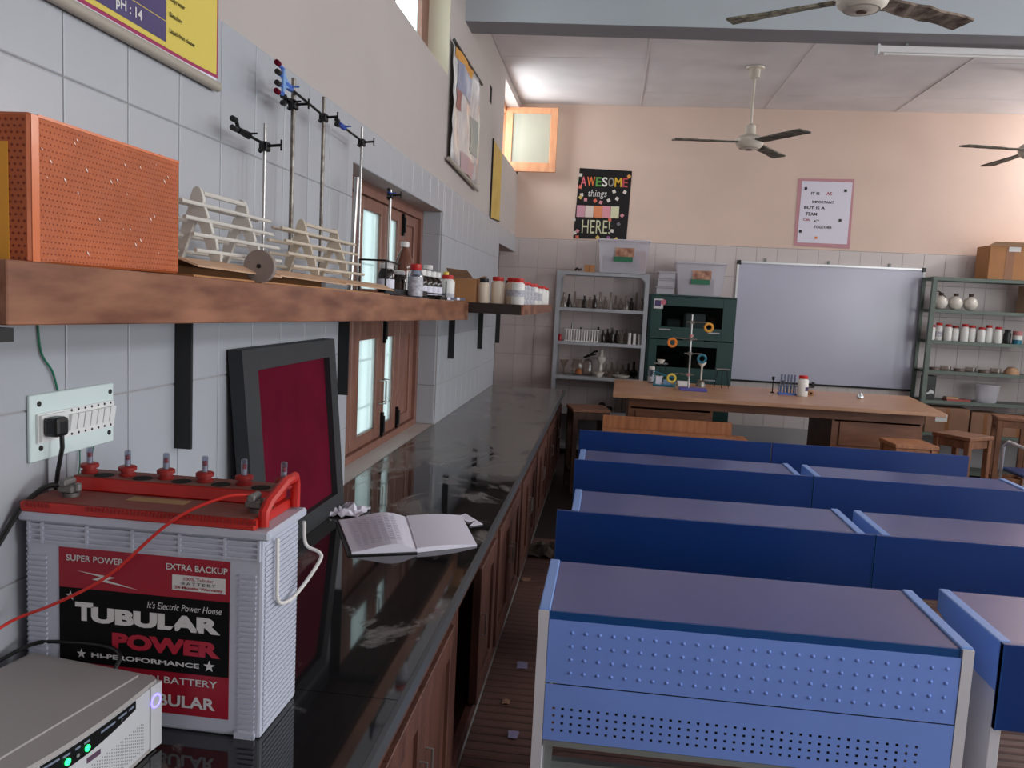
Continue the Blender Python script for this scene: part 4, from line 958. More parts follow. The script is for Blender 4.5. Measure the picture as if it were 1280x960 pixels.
conf = [(568,100,'w'),(890,100,'o'),(570,180,'r'),(797,203,'w'),(868,205,'w'),(582,232,'w'),(575,248,'y'),(610,263,'p'),(675,268,'r'),(713,278,'p'),(765,263,'w'),(820,250,'w'),(540,398,'w'),(860,360,'p'),(780,392,'r'),(840,418,'g'),(800,465,'w'),(550,488,'w'),(568,475,'p'),(568,515,'r'),(705,512,'y'),(778,512,'v'),(830,520,'y')]
cc = {'w': (220, 212, 206), 'o': (226, 160, 80), 'r': (220, 110, 90), 'y': (222, 190, 100), 'p': (212, 140, 150), 'g': (120, 116, 124), 'v': (150, 90, 140)}
for k, (a, e, c_) in enumerate(conf):
    MB().box(-.018, .018, -.0006, .0006, -.018, .018).xf(Matrix.Translation((px(a), PY-.0012, pz(e))) @ Matrix.Rotation(k*.9, 4, 'Y')).build('confetti_square', mat('confetti_'+c_, cc[c_], .7), pa)
pb = thing('notice_poster', 'white paper notice with pink border on the back wall', 'poster', (2.26, YB, 2.43))
MB().prism([(1.973, PY, 2.43), (2.569, PY, 2.418), (2.552, PY, 3.166), (1.963, PY, 3.156)], (0, .002, 0)).build('border', 'pinkborder', pb)
MB().box(2.005, 2.535, PY-.002, PY-.0002, 2.465, 3.13).build('sheet', 'paper', pb)
for s, x0, z, w_, h_ in (('IT IS', 2.11, 2.985, .09, .03), ('AS', 2.27, 2.985, .06, .035), ('IMPORTANT', 2.13, 2.895, .23, .028), ('BUT IS A', 2.05, 2.83, .22, .03), ('TEAM', 2.07, 2.76, .12, .035), ('CAN', 2.05, 2.70, .07, .028), ('ACT', 2.16, 2.69, .06, .028), ('TOGETHER', 2.17, 2.625, .19, .03)):
    text(s, 'lab_black' if 'T' in s else 'lab_red', pb, (x0, PY-.003, z), XP, UPP, w_, h_, bold=.02)
for x, z in ((2.05, 3.05), (2.47, 3.04), (2.44, 2.72), (2.03, 2.585)): MB().box(x-.014, x+.014, PY-.006, PY-.002, z-.014, z+.014).build('pin', 'black', pb)
MB().box(2.19, 2.215, PY-.006, PY-.002, 2.51, 2.535).build('pin', 'orange', pb)

# ------------------------------------------------------------------ charts on the left wall
ph = thing('ph_chart', 'yellow and violet pH chart hanging by a roller, top left', 'poster', (XW+.02, 1.85, 2.2))
X0 = XW+.016
def curl(y0, y1, z0, z1, off, name, m, par, n=8, z0b=None):
    """sheet hanging just off the wall, its far side edge curling away"""
    vs = []; 
    for i in range(n+1):
        y = y0+(y1-y0)*i/n; c = off+.012*max(0, (y-1.98)/.2)**2
        za = z0+((z0b-z0)*i/n if z0b is not None else 0)
        vs += [(X0+c, y, za), (X0+c, y, z1)]
    fs = [(2*i, 2*i+2, 2*i+3, 2*i+1) for i in range(n)]
    k = len(vs); vs += [(x-.0008, y, z) for x, y, z in vs]; fs += [(k+2*i, k+2*i+1, k+2*i+3, k+2*i+2) for i in range(n)]
    fs += [(0, 1, k+1, k), (2*n, k+2*n, k+2*n+1, 2*n+1)]
    return MB().add(vs, fs).build(name, m, par)
curl(1.36, 2.155, 2.224, 3.0, .0, 'sheet', 'paper', ph)
curl(1.36, 2.16, 2.242, 3.0, .0012, 'magenta_rule', 'magenta', ph); curl(1.36, 2.152, 2.25, 3.0, .0024, 'yellow_field', 'yellow', ph)
for k in range(12): curl(1.36, 1.915, 2.262+.05*k, 2.3095+.05*k, .0034, 'ph_row', 'indigo', ph)
for k, s in enumerate(('pH : 14', 'pH : 13', 'pH : 12', 'pH : 11')):
    text(s, 'lab_white', ph, (X0+.0042, 1.711, 2.269+.05*k), (0, 1, 0), (0, 0, 1), .10, .030, bold=.02)
for s, z, w_ in (('Liquid drain cleaner', 2.286, .12), ('Bleaching', 2.324, .058), ('Soapy water', 2.362, .07)): text(s, 'lab_black', ph, (X0+.0046, 1.928, z), (0, 1, 0), (0, 0, 1), w_, .014, bold=.02)
MB().cyl((X0+.006, 1.36, 2.222), (X0+.006, 2.17, 2.222), .0135, n=12).build('bottom_roller', 'greyplastic', ph, smooth=True)
MB().cyl((X0+.006, 1.36, 3.0), (X0+.006, 2.17, 3.0), .0135, n=12).build('top_roller', 'greyplastic', ph, smooth=True)

c1 = thing('laminated_chart', 'crinkled glossy laminated wall chart with orange heading', 'poster', (XW+.02, 5.85, 2.57))
rr = random.Random(9); vs = []; ny, nz = 14, 12
for i in range(ny+1):
    for j in range(nz+1):
        y = 5.32+1.06*i/ny; z = 2.585+.735*j/nz-.05*(i/ny)*(1-j/nz)*.8+.02*(i/ny)
        vs.append((XW+.03+rr.uniform(-.005, .005)+.007*math.sin(i*.9+j*.35), y, z))
n1 = nz+1
single_ = MB().add(vs, [(i*n1+j, (i+1)*n1+j, (i+1)*n1+j+1, i*n1+j+1) for i in range(ny) for j in range(nz)]).build('sheet', 'chartbase', c1, smooth=True)
sm_ = single_.modifiers.new('t', 'SOLIDIFY'); sm_.thickness = .001
def patch(i0, i1, j0, j1, m, name):
    vv = [Vector(vs[i*n1+j])+Vector((.0035, 0, 0)) for i in range(i0, i1+1) for j in range(j0, j1+1)]; k = j1-j0+1
    return MB().add(vv, [(a*k+b, (a+1)*k+b, (a+1)*k+b+1, a*k+b+1) for a in range(i1-i0) for b in range(j1-j0)]).build(name, m, c1, smooth=True)
patch(1, 9, 11, 12, 'chartorange', 'printed_heading'); patch(2, 9, 8, 11, mat('chart_blue', (128, 134, 164), .25), 'printed_block'); patch(2, 4, 6, 8, mat('chart_red', (150, 84, 84), .3), 'printed_block')
patch(9, 13, 3, 7, mat('chart_green', (150, 160, 156), .25), 'printed_block'); patch(5, 12, 0, 2, mat('chart_pink', (188, 158, 164), .3), 'printed_block')
MB().cyl((XW+.03, 5.27, 2.575), (XW+.03, 6.45, 2.535), .014, n=10).build('bottom_roller', 'greyplastic', c1, smooth=True); MB().cyl((XW+.03, 5.29, 3.325), (XW+.03, 6.43, 3.345), .011, n=10).build('top_roller', 'blackp', c1, smooth=True)
c2 = thing('gold_chart', 'narrow gold chart with dark edges near the far corner', 'poster', (XW+.01, 7.62, 2.41))
MB().prism([(XW+.004, 7.30, 2.41), (XW+.004, 7.90, 2.44), (XW+.004, 7.885, 3.08), (XW+.004, 7.29, 3.10)], (.006, 0, 0)).build('sheet', 'chartgold', c2)
MB().prism([(XW+.0035, 7.285, 2.40), (XW+.0035, 7.305, 2.40), (XW+.0035, 7.30, 3.105), (XW+.0035, 7.28, 3.105)], (.012, 0, 0)).build('edge_strip', 'black', c2)
MB().prism([(XW+.0035, 7.3, 2.40), (XW+.0035, 7.90, 2.43), (XW+.0035, 7.90, 2.44), (XW+.0035, 7.3, 2.41)], (.012, 0, 0)).build('edge_strip', 'black', c2)

# ------------------------------------------------------------------ metal rack, left, with glassware
def rack(name, label, x0, x1, y0, y1, zs_, m, ztop):
    t = thing(name, label, 'rack', ((x0+x1)/2, (y0+y1)/2, 0))
    for x, sx in ((x0, 1), (x1, -1)):
        for y, sy in ((y0, 1), (y1, -1)):
            MB().box(x, x+sx*.045, y, y+sy*.004, 0, ztop).box(x, x+sx*.004, y+sy*.004, y+sy*.045, 0, ztop).build('post', m, t)
    for z in zs_:
        s = MB().box(x0+.0045, x1-.0045, y0+.0045, y1-.0045, z-.004, z).build('shelf', m, t)
        MB().box(x0+.0045, x1-.0045, y0-.002, y0+.0042, z-.034, z).build('shelf_lip', m, s); MB().box(x0+.0045, x1-.0045, y1-.006, y1-.0045, z-.034, z-.0042).build('shelf_lip', m, s)
    return t
R1 = [2.02, 1.628, 1.258, .878, .49, .10]
rk = rack('metal_rack', 'grey slotted-angle rack full of glassware by the back wall', -.59, .41, 8.85, 9.23, R1, 'galv', 2.025)
for x, s in ((-.59, 1), (.41, -1)):
    for z, d in ((2.02-.036, -.05),):
        MB().prism([(x+s*.045, 8.8485, z), (x+s*.095, 8.8485, z), (x+s*.045, 8.8485, z-.05)], (0, -.003, 0)).build('gusset', 'galv', rk)
def lathe_glass(name, label, x, y, z, prof, m='glass', group=None, cat='glassware', n=14, cap=None):
    if cap is None:
        return single(MB().lathe(prof, (x, y, z), n), name, m, label, cat, group, smooth=True)
    t = thing(name, label, cat, (x, y, z), 0, group); MB().lathe(prof, (x, y, z), n).build('body', m, t, smooth=True)
    MB().lathe(cap[0], (x, y, z), n).build('stopper', cap[1], t, smooth=True); return t
def flask(r, h): return [(r*.96, 0), (r, .006), (r*.35, h*.68), (r*.3, h*.95), (r*.36, h)]
def cyl_(r, h): return [(r*1.25, 0), (r*1.25, .008), (r, .01), (r, h*.97), (r*1.1, h)]
def beaker(r, h): return [(r*.97, 0), (r, .006), (r, h*.94), (r*1.07, h)]
def rbf(r, h): return [(r*.2, 0), (r*.75, r*.3), (r, r), (r*.8, r*1.6), (r*.32, r*2.05), (r*.3, h*.96), (r*.38, h)]
def reag(r, h): return [(r*.96, 0), (r, .005), (r, h*.6), (r*.55, h*.75), (r*.4, h*.8), (r*.4, h*.92), (r*.55, h*.94), (r*.55, h)]
kinds = [('conical_flask', flask, .05, .16), ('measuring_cylinder', cyl_, .018, .19), ('glass_beaker', beaker, .04, .10), ('reagent_bottle', reag, .035, .14), ('round_flask', rbf, .048, .17)]
seq = [0, 0, 1, 2, 3, 3, 3, 4, 3, 1, 4, 3, 0, 3, 1, 3]
for k, s in enumerate(seq):
    nm, fn, r, h = kinds[s]; x = -.51+.057*k
    lathe_glass(nm, ORD[k]+' glass vessel from the left on the rack\'s top tier, a '+nm.replace('_', ' '), x, 9.0+.07*((k*7) % 3-1), 1.628, fn(r*.82, h*random.uniform(.9, 1.1)), 'glassdark' if k in (1, 4, 6, 13) else 'glass', 'glassware on the top tier of the left rack')
t = thing('tube_rack', 'white test tube rack with a row of tubes on second tier', 'tube rack', (-.28, 9.0, 1.258))
MB().box(-.48, -.10, 8.93, 9.02, 1.258, 1.268).build('base', 'whitecap', t); MB().box(-.48, -.10, 8.93, 9.02, 1.385, 1.393).build('upper_plate', 'whitecap', t)
for k in range(13): MB().cyl((-.462+.029*k, 8.945, 1.2685), (-.462+.029*k, 8.945, 1.384), .0065, n=8).build('slat', 'whitecap', t)
for x, l in ((-.40, .03), (-.30, .0), (-.11, .01)): MB().cyl((x, 8.96, 1.394), (x, 8.96, 1.42+l), .012, n=8).build('tube_top', 'glassdark', t)
bottle('red_cup', 'small red container left of the white test tube rack', 'container', -.53, 8.95, 1.258, .024, .07, 'squat', 'lab_red', 'lab_red')
for k in range(7):
    lathe_glass('dark_bottle', ORD[k]+' dark brown bottle from the left on the rack\'s second tier', -.055+.05*k, 8.96+.05*(k % 2), 1.258, reag(.026, .14+.015*(k % 3)), 'glassdark' if k < 4 else 'glass', 'dark bottles on the second tier', 'bottle')
for k in range(3):
    lathe_glass('white_cylinder', ('leftmost', 'middle', 'rightmost')[k]+' of three white plastic cylinders on the second tier', .235+.055*k, 8.92, 1.258, cyl_(.017, .125-.006*k), 'whitecap', 'white cylinders on the second tier', 'cylinder')
lathe_glass('glass_funnel', 'curved glass funnel leftmost on the third tier', -.47, 9.0, .878, [(.03, 0), (.008, .02), (.008, .07), (.05, .16), (.052, .17)], 'glass')
t = thing('round_beaker', 'round glass jar with orange content on third tier', 'beaker', (-.32, 9.0, .878)); MB().lathe([(.05, 0), (.07, .05), (.072, .10), (.055, .165), (.06, .18)], (-.32, 9.0, .878), 18).build('vessel', 'glass', t, smooth=True); MB().lathe([(.02, .012), (.04, .02), (.04, .05), (.02, .075)], (-.30, 8.99, .878), 12).build('content', 'orange', t, smooth=True)
lathe_glass('bell_jar', 'clear bell jar beside the orange content on third tier', -.205, 9.04, .878, [(.06, 0), (.06, .12), (.045, .17), (.012, .19), (.014, .21)], 'glass')
t = thing('bent_tongs', 'dark hinged tongs resting over the bell jar', 'tongs', (-.17, 9.0, 1.09)); MB().tube([(-.25, 9.04, 1.08), (-.20, 9.0, 1.10), (-.14, 9.0, 1.15), (-.10, 9.0, 1.16)], .012, 6).build('arm', 'blackm', t); MB().tube([(-.22, 9.04, 1.105), (-.17, 9.0, 1.11), (-.12, 9.0, 1.125)], .009, 6).build('arm', 'blackm', t)
lathe_glass('mortar_bowl', 'white porcelain bowl on the third tier front', -.075, 8.93, .878, [(.03, 0), (.034, .008), (.055, .045), (.058, .052)], 'whiteware', None, 'bowl')
lathe_glass('white_funnel', 'white plastic funnel standing on the third tier', -.06, 9.1, .878, [(.03, 0), (.026, .09), (.02, .13), (.052, .18), (.05, .21), (.02, .23), (.02, .30)], 'whiteware', None, 'funnel')
lathe_glass('watch_glass', 'pale shallow dish among glassware on the third tier', .17, 8.93, .878, [(.05, 0), (.09, .02), (.1, .035)], 'whiteware', None, 'dish')
lathe_glass('small_bowl', 'small dull bowl between the porcelain ones', .05, 8.93, .878, [(.02, 0), (.035, .03), (.037, .04)], 'dim_glass', None, 'bowl')
for k in range(6):
    lathe_glass('round_flask', ORD[k]+' round-bottomed flask in the jumble on third tier', .0+.062*k, 9.06+.05*(k % 2), .878, rbf(.042+.006*(k % 2), .14+.02*(k % 3)), 'glassdark' if k > 3 else 'glass', 'flasks on the third tier')
for k, (x, h, m) in enumerate(((-.02, .10, 'blackp'), (.06, .06, 'blackm'), (-.1, .03, 'blackm'))):
    single(MB().lathe([(.035, 0), (.04, .01), (.04, h*.8), (.02, h)], (x, 9.0, .49), 10), 'dark_fitting', m, ('tallest dark fitting', 'middle-sized dark fitting', 'low dark fitting')[k]+' on the fourth tier of the left rack', 'fitting', smooth=True)
for k, x in enumerate((.16, .24)):
    lathe_glass('glass_jar', ('left', 'right')[k]+' tall glass jar low on the left rack beside the table', x, 8.98, .49, beaker(.045, .2), 'glass', None)
# things on top of the rack and cabinet
def bin_(label, x0, x1, y0, y1, z, h, flip):
    t = thing('storage_bin', label, 'storage bin', ((x0+x1)/2, (y0+y1)/2, z)); e = .03
    def wallp(a, b, c, d): return MB().prism([a, b, c, d], (0, 0, 0.0001))
    B0 = [(x0+e, y0+e), (x1-e, y0+e), (x1-e, y1-e), (x0+e, y1-e)]; T0 = [(x0, y0), (x1, y0), (x1, y1), (x0, y1)]
    if flip: B0, T0 = T0, B0
    mb = MB(); vs = [(*p, z+.001) for p in B0]+[(*p, z+h) for p in T0]
    mb.add(vs, [(0,3,2,1), (0,1,5,4), (1,2,6,5), (2,3,7,6), (3,0,4,7)] + ([(4,5,6,7)] if flip else [])); mb.build('tub', 'binclear', t)
    if not flip: MB().box(x0-.012, x1+.012, y0-.012, y1+.012, z+h, z+h+.022).build('lid', 'binclear', t, bevel=.005)
    else: MB().box(x0-.008, x1-.05, y0-.008, y1, z-.0, z+.012).build('lid', 'whitecap', t)
    MB().box(x0+.05, x1-.1, y0+.06, y1-.06, z+.02, z+h*.55).build('contents', mat('mixed_grey_contents', (96, 96, 116), .8, rgb2=(170, 150, 170), vscale=9), t, bevel=.02)
    xm = (x0+x1)/2+.0; MB().box(xm-.09, xm+.11, y0-.006, y0-.003, z+h*.52, z+h*.80).build('label_photo', mat('label_photo_print', (206, 160, 132), .4, rgb2=(120, 60, 50), vscale=14), t); MB().box(xm-.1, xm+.1, y0-.0065, y0-.003, z+h*.36, z+h*.52).build('label_strip', mat('green_strip', (40, 110, 80), .5), t)
    return t
bin_('clear storage bin with pink and grey contents on the left rack', -.16, .39, 8.88, 9.2, 2.026, .34, False)
MB().box(.27, .36, 9.0, 9.1, 2.05, 2.28).build('pink_packet', 'pinkpad', [o for o in COL.objects if o.name.startswith('storage_bin') and o.parent is None][0])
bin_('clear storage bin on top of the green cabinet', .69, 1.21, 8.88, 9.2, 1.822, .335, False)
t = thing('small_carton', 'tiny brown carton on top of the left rack', 'box', (-.245, 8.95, 2.021)); MB().box(-.30, -.19, 8.90, 9.0, 2.0205, 2.10).build('carton', 'cardboard', t, bevel=.002); MB().box(-.25, -.24, 8.8985, 8.8998, 2.021, 2.10).build('seam_tape', 'tape', t)
single(MB().tube([(-.40, 8.93, 2.04), (-.38, 8.92, 2.06), (-.36, 8.93, 2.045), (-.33, 8.92, 2.05)], .014, 6), 'black_clip', 'blackp', 'small black clip lying on top of the left rack', 'clip')
for k in range(3):
    t = thing('clear_food_box', ('bottom', 'middle', 'top')[k]+' clear lidded box in the stack on green cabinet', 'box', (.58, 8.98, 1.823+.082*k), 0, 'clear boxes stacked on the cabinet')
    z = 1.8225+.082*k; MB().box(.49+.01*k, .68, 8.90, 9.06, z, z+.066).build('box', 'binclear', t, bevel=.004); MB().box(.482+.01*k, .688, 8.892, 9.068, z+.067, z+.079).build('lid', 'binclear', t, bevel=.002)

# ------------------------------------------------------------------ green steel cabinet
gc = thing('green_cabinet', 'dark green steel cabinet with glazed doors beside the whiteboard', 'cabinet', (.88, 9.05, 0))
X0g, X1g, Yg, Zg = .425, 1.345, 8.86, 1.82
MB().box(X0g, X0g+.015, Yg, 9.25, .06, Zg).box(X1g-.015, X1g, Yg, 9.25, .06, Zg).box(X0g+.015, X1g-.015, Yg, 9.25, Zg-.015, Zg).box(X0g+.015, X1g-.015, Yg, 9.25, .06, .08).box(X0g+.015, X1g-.015, 9.235, 9.25, .08, Zg-.015).box(X0g+.015, X1g-.015, Yg+.03, 9.235, 1.30, 1.32).box(X0g, X1g, Yg+.02, 9.24, 0, .06).build('carcass', 'greencab', gc)
def gdoor(z0, z1, g0, g1, xa, xb):
    a, e = X0g+.018, X1g-.018
    dr = MB().box(a, xa, Yg-.018, Yg, z0, z1).box(xb, e, Yg-.018, Yg, z0, z1).box(xa, xb, Yg-.018, Yg, z0, g0).box(xa, xb, Yg-.018, Yg, g1, z1).build('door', 'greencab', gc, bevel=.002)
    MB().box(xa, xb, Yg-.01, Yg-.006, g0, g1).build('pane', 'cabglass', dr); return dr
d1 = gdoor(1.345, 1.80, 1.475, 1.70, .56, 1.205); d2 = gdoor(.62, 1.335, 1.04, 1.27, .53, 1.17); MB().box(X0g+.018, X1g-.018, Yg-.018, Yg, .085, .61).build('lower_drawer', 'greencab', gc, bevel=.002)
for d_, x, z in ((d1, .60, 1.445), (d1, 1.12, 1.43), (d2, .56, .935), (d2, 1.12, .92)):
    MB().tube([(x-.06, Yg-.018, z), (x-.055, Yg-.035, z), (x+.055, Yg-.035, z), (x+.06, Yg-.018, z)], .008, 6).build('handle', 'alu', d_)
lb = MB().box(.47, .57, Yg-.021, Yg-.0185, 1.665, 1.77).build('sticker', 'lab_white', gc); MB().box(.48, .545, Yg-.022, Yg-.0212, 1.69, 1.755).build('sticker_print', 'indigo', lb); MB().lathe([(.03, 0), (.03, .001)], (0, 0, 0), 12).xf(Matrix.Translation((.57, Yg-.0215, 1.735)) @ Matrix.Rotation(PI/2, 4, 'X')).build('sticker_dot', mat('pink_dot', (206, 110, 130), .5), lb)
for k, (x0, x1, z0, z1, m_) in enumerate(((.62, .78, 1.321, 1.56, 'frame_grey'), (.82, 1.05, 1.55, 1.63, 'white'), (1.08, 1.16, 1.321, 1.60, 'dim_glass'), (.58, .80, .85, 1.2, 'blackm'), (.86, 1.1, .85, 1.15, 'dim_glass'))):
    zb = 1.321 if z0 > 1.2 else .0805
    single(MB().box(x0, x1, 9.0, 9.15, zb, z1), 'stored_apparatus', m_, ('grey apparatus at left behind the upper cabinet pane', 'white apparatus in middle behind the upper cabinet pane', 'dull apparatus at right behind the upper cabinet pane', 'black apparatus at left behind the lower cabinet pane', 'dull apparatus at right behind the lower cabinet pane')[k], 'apparatus', bevel=.02)

# ------------------------------------------------------------------ demonstration table
dt = thing('demonstration_table', 'long tan wooden demonstration table in front of the whiteboard', 'table', (1.45, 7.35, 0))
MB().prism([(.069, 6.67, .918), (2.713, 6.72, .918), (2.90, 8.08, .918), (.094, 8.0, .918)], (0, 0, .032)).build('tabletop', 'table_wood', dt, bevel=.004)
MB().box(.215, 2.64, 6.955, 6.975, .82, .917).build('apron', 'table_body', dt)
def pedestal(x0, x1, drw):
    p = MB().box(x0, x0+.02, 6.976, 7.75, 0, .917).box(x1-.02, x1, 6.976, 7.75, 0, .917).box(x0+.02, x1-.02, 7.73, 7.75, 0, .917).box(x0+.02, x1-.02, 6.98, 7.73, .0, .05).box(x0+.02, x1-.02, 6.977, 6.99, .05, .80).build('pedestal', 'table_body', dt)
    for z0, z1 in drw: MB().box(x0+.06, x1-.06, 6.965, 6.9765, z0, z1).build('drawer', 'table_body', p, bevel=.003)
pedestal(.215, .93, ((.45, .78), (.1, .42))); pedestal(1.915, 2.64, ((.60, .805), (.36, .57), (.1, .33)))
MB().box(.93, 1.0, 7.70, 7.73, 0, .90).build('rear_leg', 'black', dt)

TT = .9505
rs = thing('ring_stand', 'retort stand with four coloured hoops on the demonstration table', 'retort stand', (.78, 7.32, TT))
MB().box(.665, .905, 7.26, 7.40, TT, TT+.022).build('base', 'violet', rs, bevel=.003); MB().cyl((.745, 7.34, TT+.022), (.735, 7.34, 1.63), .0085, n=10).build('rod', 'steel', rs, smooth=True)
for k, (cx, cz, hcol) in enumerate(((.885, 1.525, 'mustard'), (.575, 1.375, 'orange'), (.845, 1.245, 'teal'), (.59, 1.055, 'yellow'))):
    z = cz+.035; s = 1 if cx > .74 else -1
    bs = MB().box(.722, .758, 7.325, 7.355, z-.014, z+.014).cyl((.74-s*.05, 7.34, z), (.74+s*.03, 7.34, z), .006, n=6).build('boss_head', 'rust_steel', rs)
    MB().cyl((.74, 7.34, z), (cx, 7.33, z+.005), .005, n=6).build('clamp_arm', 'rust_steel', bs)
    R_ = .034; MB().tube([(cx+R_*math.cos(2*PI*i/16), 7.325, cz-.005+R_*math.sin(2*PI*i/16)) for i in range(17)], .011, 6).build('hoop', hcol, rs, smooth=True)
MB().lathe([(.018, 0), (.018, .02)], (.74, 7.34, 1.43), 10).build('collar', 'pinkpad', rs); MB().lathe([(.018, 0), (.018, .02)], (.74, 7.34, 1.08), 10).build('collar', 'pinkpad', rs)
t = thing('blue_stand', 'teal wire slide stand holding white cards on the table', 'stand', (.53, 7.6, TT)); MB().prism([(.44, 7.55, TT), (.64, 7.50, TT), (.66, 7.66, TT), (.46, 7.72, TT)], (0, 0, .012)).build('base', 'teal', t); MB().tube([(.46, 7.70, TT+.012), (.46, 7.70, TT+.12), (.65, 7.64, TT+.07), (.65, 7.64, TT+.012)], .008, 6).build('frame', 'teal', t); MB().box(.47, .53, 7.62, 7.626, TT+.013, TT+.085).build('card', 'paper', t); MB().box(.54, .61, 7.60, 7.606, TT+.013, TT+.06).build('card', mat('blue_grey_card', (110, 140, 170), .6), t)
bottle('clear_bottle', 'clear bottle with white cap at the table\'s left end', 'bottle', .44, 7.82, TT, .035, .16, 'squat', 'pet', 'whitecap', None, 'jarlab', (.1, .4))
def tripod(x, y, h, label):
    t = thing('tripod_stand', label, 'tripod', (x, y, TT)); MB().lathe([(.04, 0), (.055, 0), (.055, .008), (.04, .008)], (x, y, TT+h-.008), 14).build('ring', 'blackm', t)
    for k in range(3):
        a = k*2*PI/3+.4; MB().cyl((x+.048*math.cos(a), y+.048*math.sin(a), TT+h-.008), (x+.075*math.cos(a), y+.075*math.sin(a), TT+.001), .004, n=6).build('leg', 'blackm', t)
    return t
tripod(.52, 7.84, .19, 'black wire tripod with gauze beside the clear bottle'); single(MB().box(.455, .585, 7.775, 7.905, TT+.1905, TT+.197), 'wire_gauze', 'steel', 'wire gauze on the left tripod', 'gauze')
lathe_glass('white_dish', 'white crucible dish on the wire gauze of left tripod', .52, 7.84, TT+.1975, [(.02, 0), (.035, .02), (.04, .032)], 'whiteware', None, 'dish')
tripod(1.10, 7.80, .17, 'thin tripod to the right of the burner'); single(MB().box(1.035, 1.165, 7.74, 7.86, TT+.1705, TT+.177), 'wire_gauze', 'steel', 'wire gauze on the right tripod', 'gauze')
t = thing('spirit_lamp_funnel', 'funnel standing in a small brass burner on the table', 'funnel', (.90, 7.75, TT)); MB().lathe([(.045, 0), (.045, .012), (.03, .05), (.035, .06), (.012, .065)], (.90, 7.75, TT), 14).build('burner_base', 'rust_steel', t, smooth=True); MB().lathe([(.008, .065), (.009, .18), (.012, .19), (.04, .225), (.042, .235)], (.90, 7.75, TT), 14).build('funnel', 'whiteware', t, smooth=True)
single(MB().box(.68, .79, 7.68, 7.80, TT, TT+.04), 'white_box', 'whitecap', 'small white flat box behind the ring stand base', 'box', bevel=.004)
t = thing('burner', 'thin black burner standing left of the tube holder', 'burner', (1.525, 7.56, TT)); MB().lathe([(.016, 0), (.016, .008), (.005, .012), (.005, .12), (.013, .122), (.013, .15), (.008, .152)], (1.525, 7.56, TT), 12).build('stem', 'blackm', t, smooth=True)
t = thing('tube_holder', 'blue rack holding five upright test tubes on the table', 'tube rack', (1.64, 7.5, TT)); MB().box(1.565, 1.72, 7.46, 7.54, TT, TT+.014).build('base', 'blueclamp', t); MB().box(1.565, 1.72, 7.46, 7.54, TT+.075, TT+.082).build('upper_plate', 'pet', t)
for x in (1.568, 1.717): MB().cyl((x, 7.5, TT+.014), (x, 7.5, TT+.075), .003, n=6).build('post', 'blueclamp', t)
for k in range(5):
    x = 1.585+.029*k; o = thing('test_tube', ORD[k]+' upright test tube from the left in the blue holder', 'test tube', (x, 7.5, TT+.0145), 0, 'test tubes in the blue holder'); MB().lathe([(.003, .0), (.008, .004), (.009, .02), (.009, .165), (.0105, .168)], (x, 7.5, TT+.0145), 10).build('tube', 'pet', o, smooth=True)
    MB().lathe([(.0025, .001), (.0075, .005), (.008, .055)], (x, 7.5, TT+.0145), 10).build('liquid', mat('pale_blue_liquid', (120, 160, 190), .2), o, smooth=True)
t = bottle('squeeze_bottle', 'white plastic bottle with red cap standing on the table', 'bottle', 1.762, 7.44, TT, .047, .185, 'jar', 'jarw', 'redcap'); MB().box(1.775, 1.80, 7.393, 7.3985, TT+.05, TT+.085).build('blue_label', 'indigo', t)
t = thing('cork_block', 'small brown cork block right of the white bottle', 'cork', (1.87, 7.6, TT)); MB().box(1.845, 1.895, 7.57, 7.63, TT, TT+.035).build('block', 'cardboard', t, bevel=.004); MB().box(1.86, 1.88, 7.5685, 7.5698, TT+.008, TT+.026).build('hole', 'smoke', t)
lathe_glass('glass_stopper', 'small shiny glass piece lying on the bare table right half', 2.28, 7.5, TT, [(.02, 0), (.032, .012), (.03, .03), (.012, .05), (.016, .062)], mat('bright_glass', (225, 230, 235), .05, metal=.6), None, 'glassware')

# ------------------------------------------------------------------ stools, bench, chair
def stool(cx, cy, rz, s, h, m, label, topm=None):
    t = thing('wooden_stool', label, 'stool', (cx, cy, 0), rz); F = t.matrix_basis
    def bx(x0, x1, y0, y1, z0, z1, n, mm=m, bev=.003): return MB().box(x0, x1, y0, y1, z0, z1).xf(F).build(n, mm, t, bevel=bev)
    a = s/2; bx(-a, a, -a, a, h-.03, h, 'seat', topm or m)
    for x in (-1, 1):
        for y in (-1, 1): bx(x*(a-.03)-.022, x*(a-.03)+.022, y*(a-.03)-.022, y*(a-.03)+.022, 0, h-.031, 'leg')
    for y in (-1, 1):
        bx(-a+.053, a-.053, y*(a-.03)-.011, y*(a-.03)+.011, h-.10, h-.032, 'apron'); bx(y*(a-.03)-.011, y*(a-.03)+.011, -a+.053, a-.053, h-.10, h-.032, 'apron')
        bx(-a+.053, a-.053, y*(a-.03)-.011, y*(a-.03)+.011, .16, .20, 'stretcher'); bx(y*(a-.03)-.011, y*(a-.03)+.011, -a+.053, a-.053, .16, .20, 'stretcher')
    return t
stool(-.135, 7.19, .22, .34, .76, 'dark_stool', 'tall dark wooden stool between counter end and table', 'stool_wood')
stool(2.33, 6.40, .06, .32, .75, 'bench_wood', 'orange-brown stool just behind the front benches')
stool(2.98, 7.02, .62, .33, .755, 'stool_wood', 'brown stool at the right end of the demonstration table')
stool(3.96, 8.30, -.25, .31, .79, 'stool_wood', 'brown stool standing before the olive rack')
bn = thing('wooden_bench_desk', 'orange wooden low desk with raised back board before the table', 'desk', (.52, 6.38, 0))
MB().box(.0, 1.12, 6.24, 6.50, .665, .692).build('top', 'bench_wood', bn, bevel=.003); MB().box(.0, 1.025, 6.503, 6.525, .62, .79).build('back_board', 'bench_wood', bn, bevel=.003)
for x in (.03, 1.05):
    for y in (6.27, 6.45): MB().box(x, x+.04, y, y+.04, 0, .664).build('leg', 'bench_wood', bn)
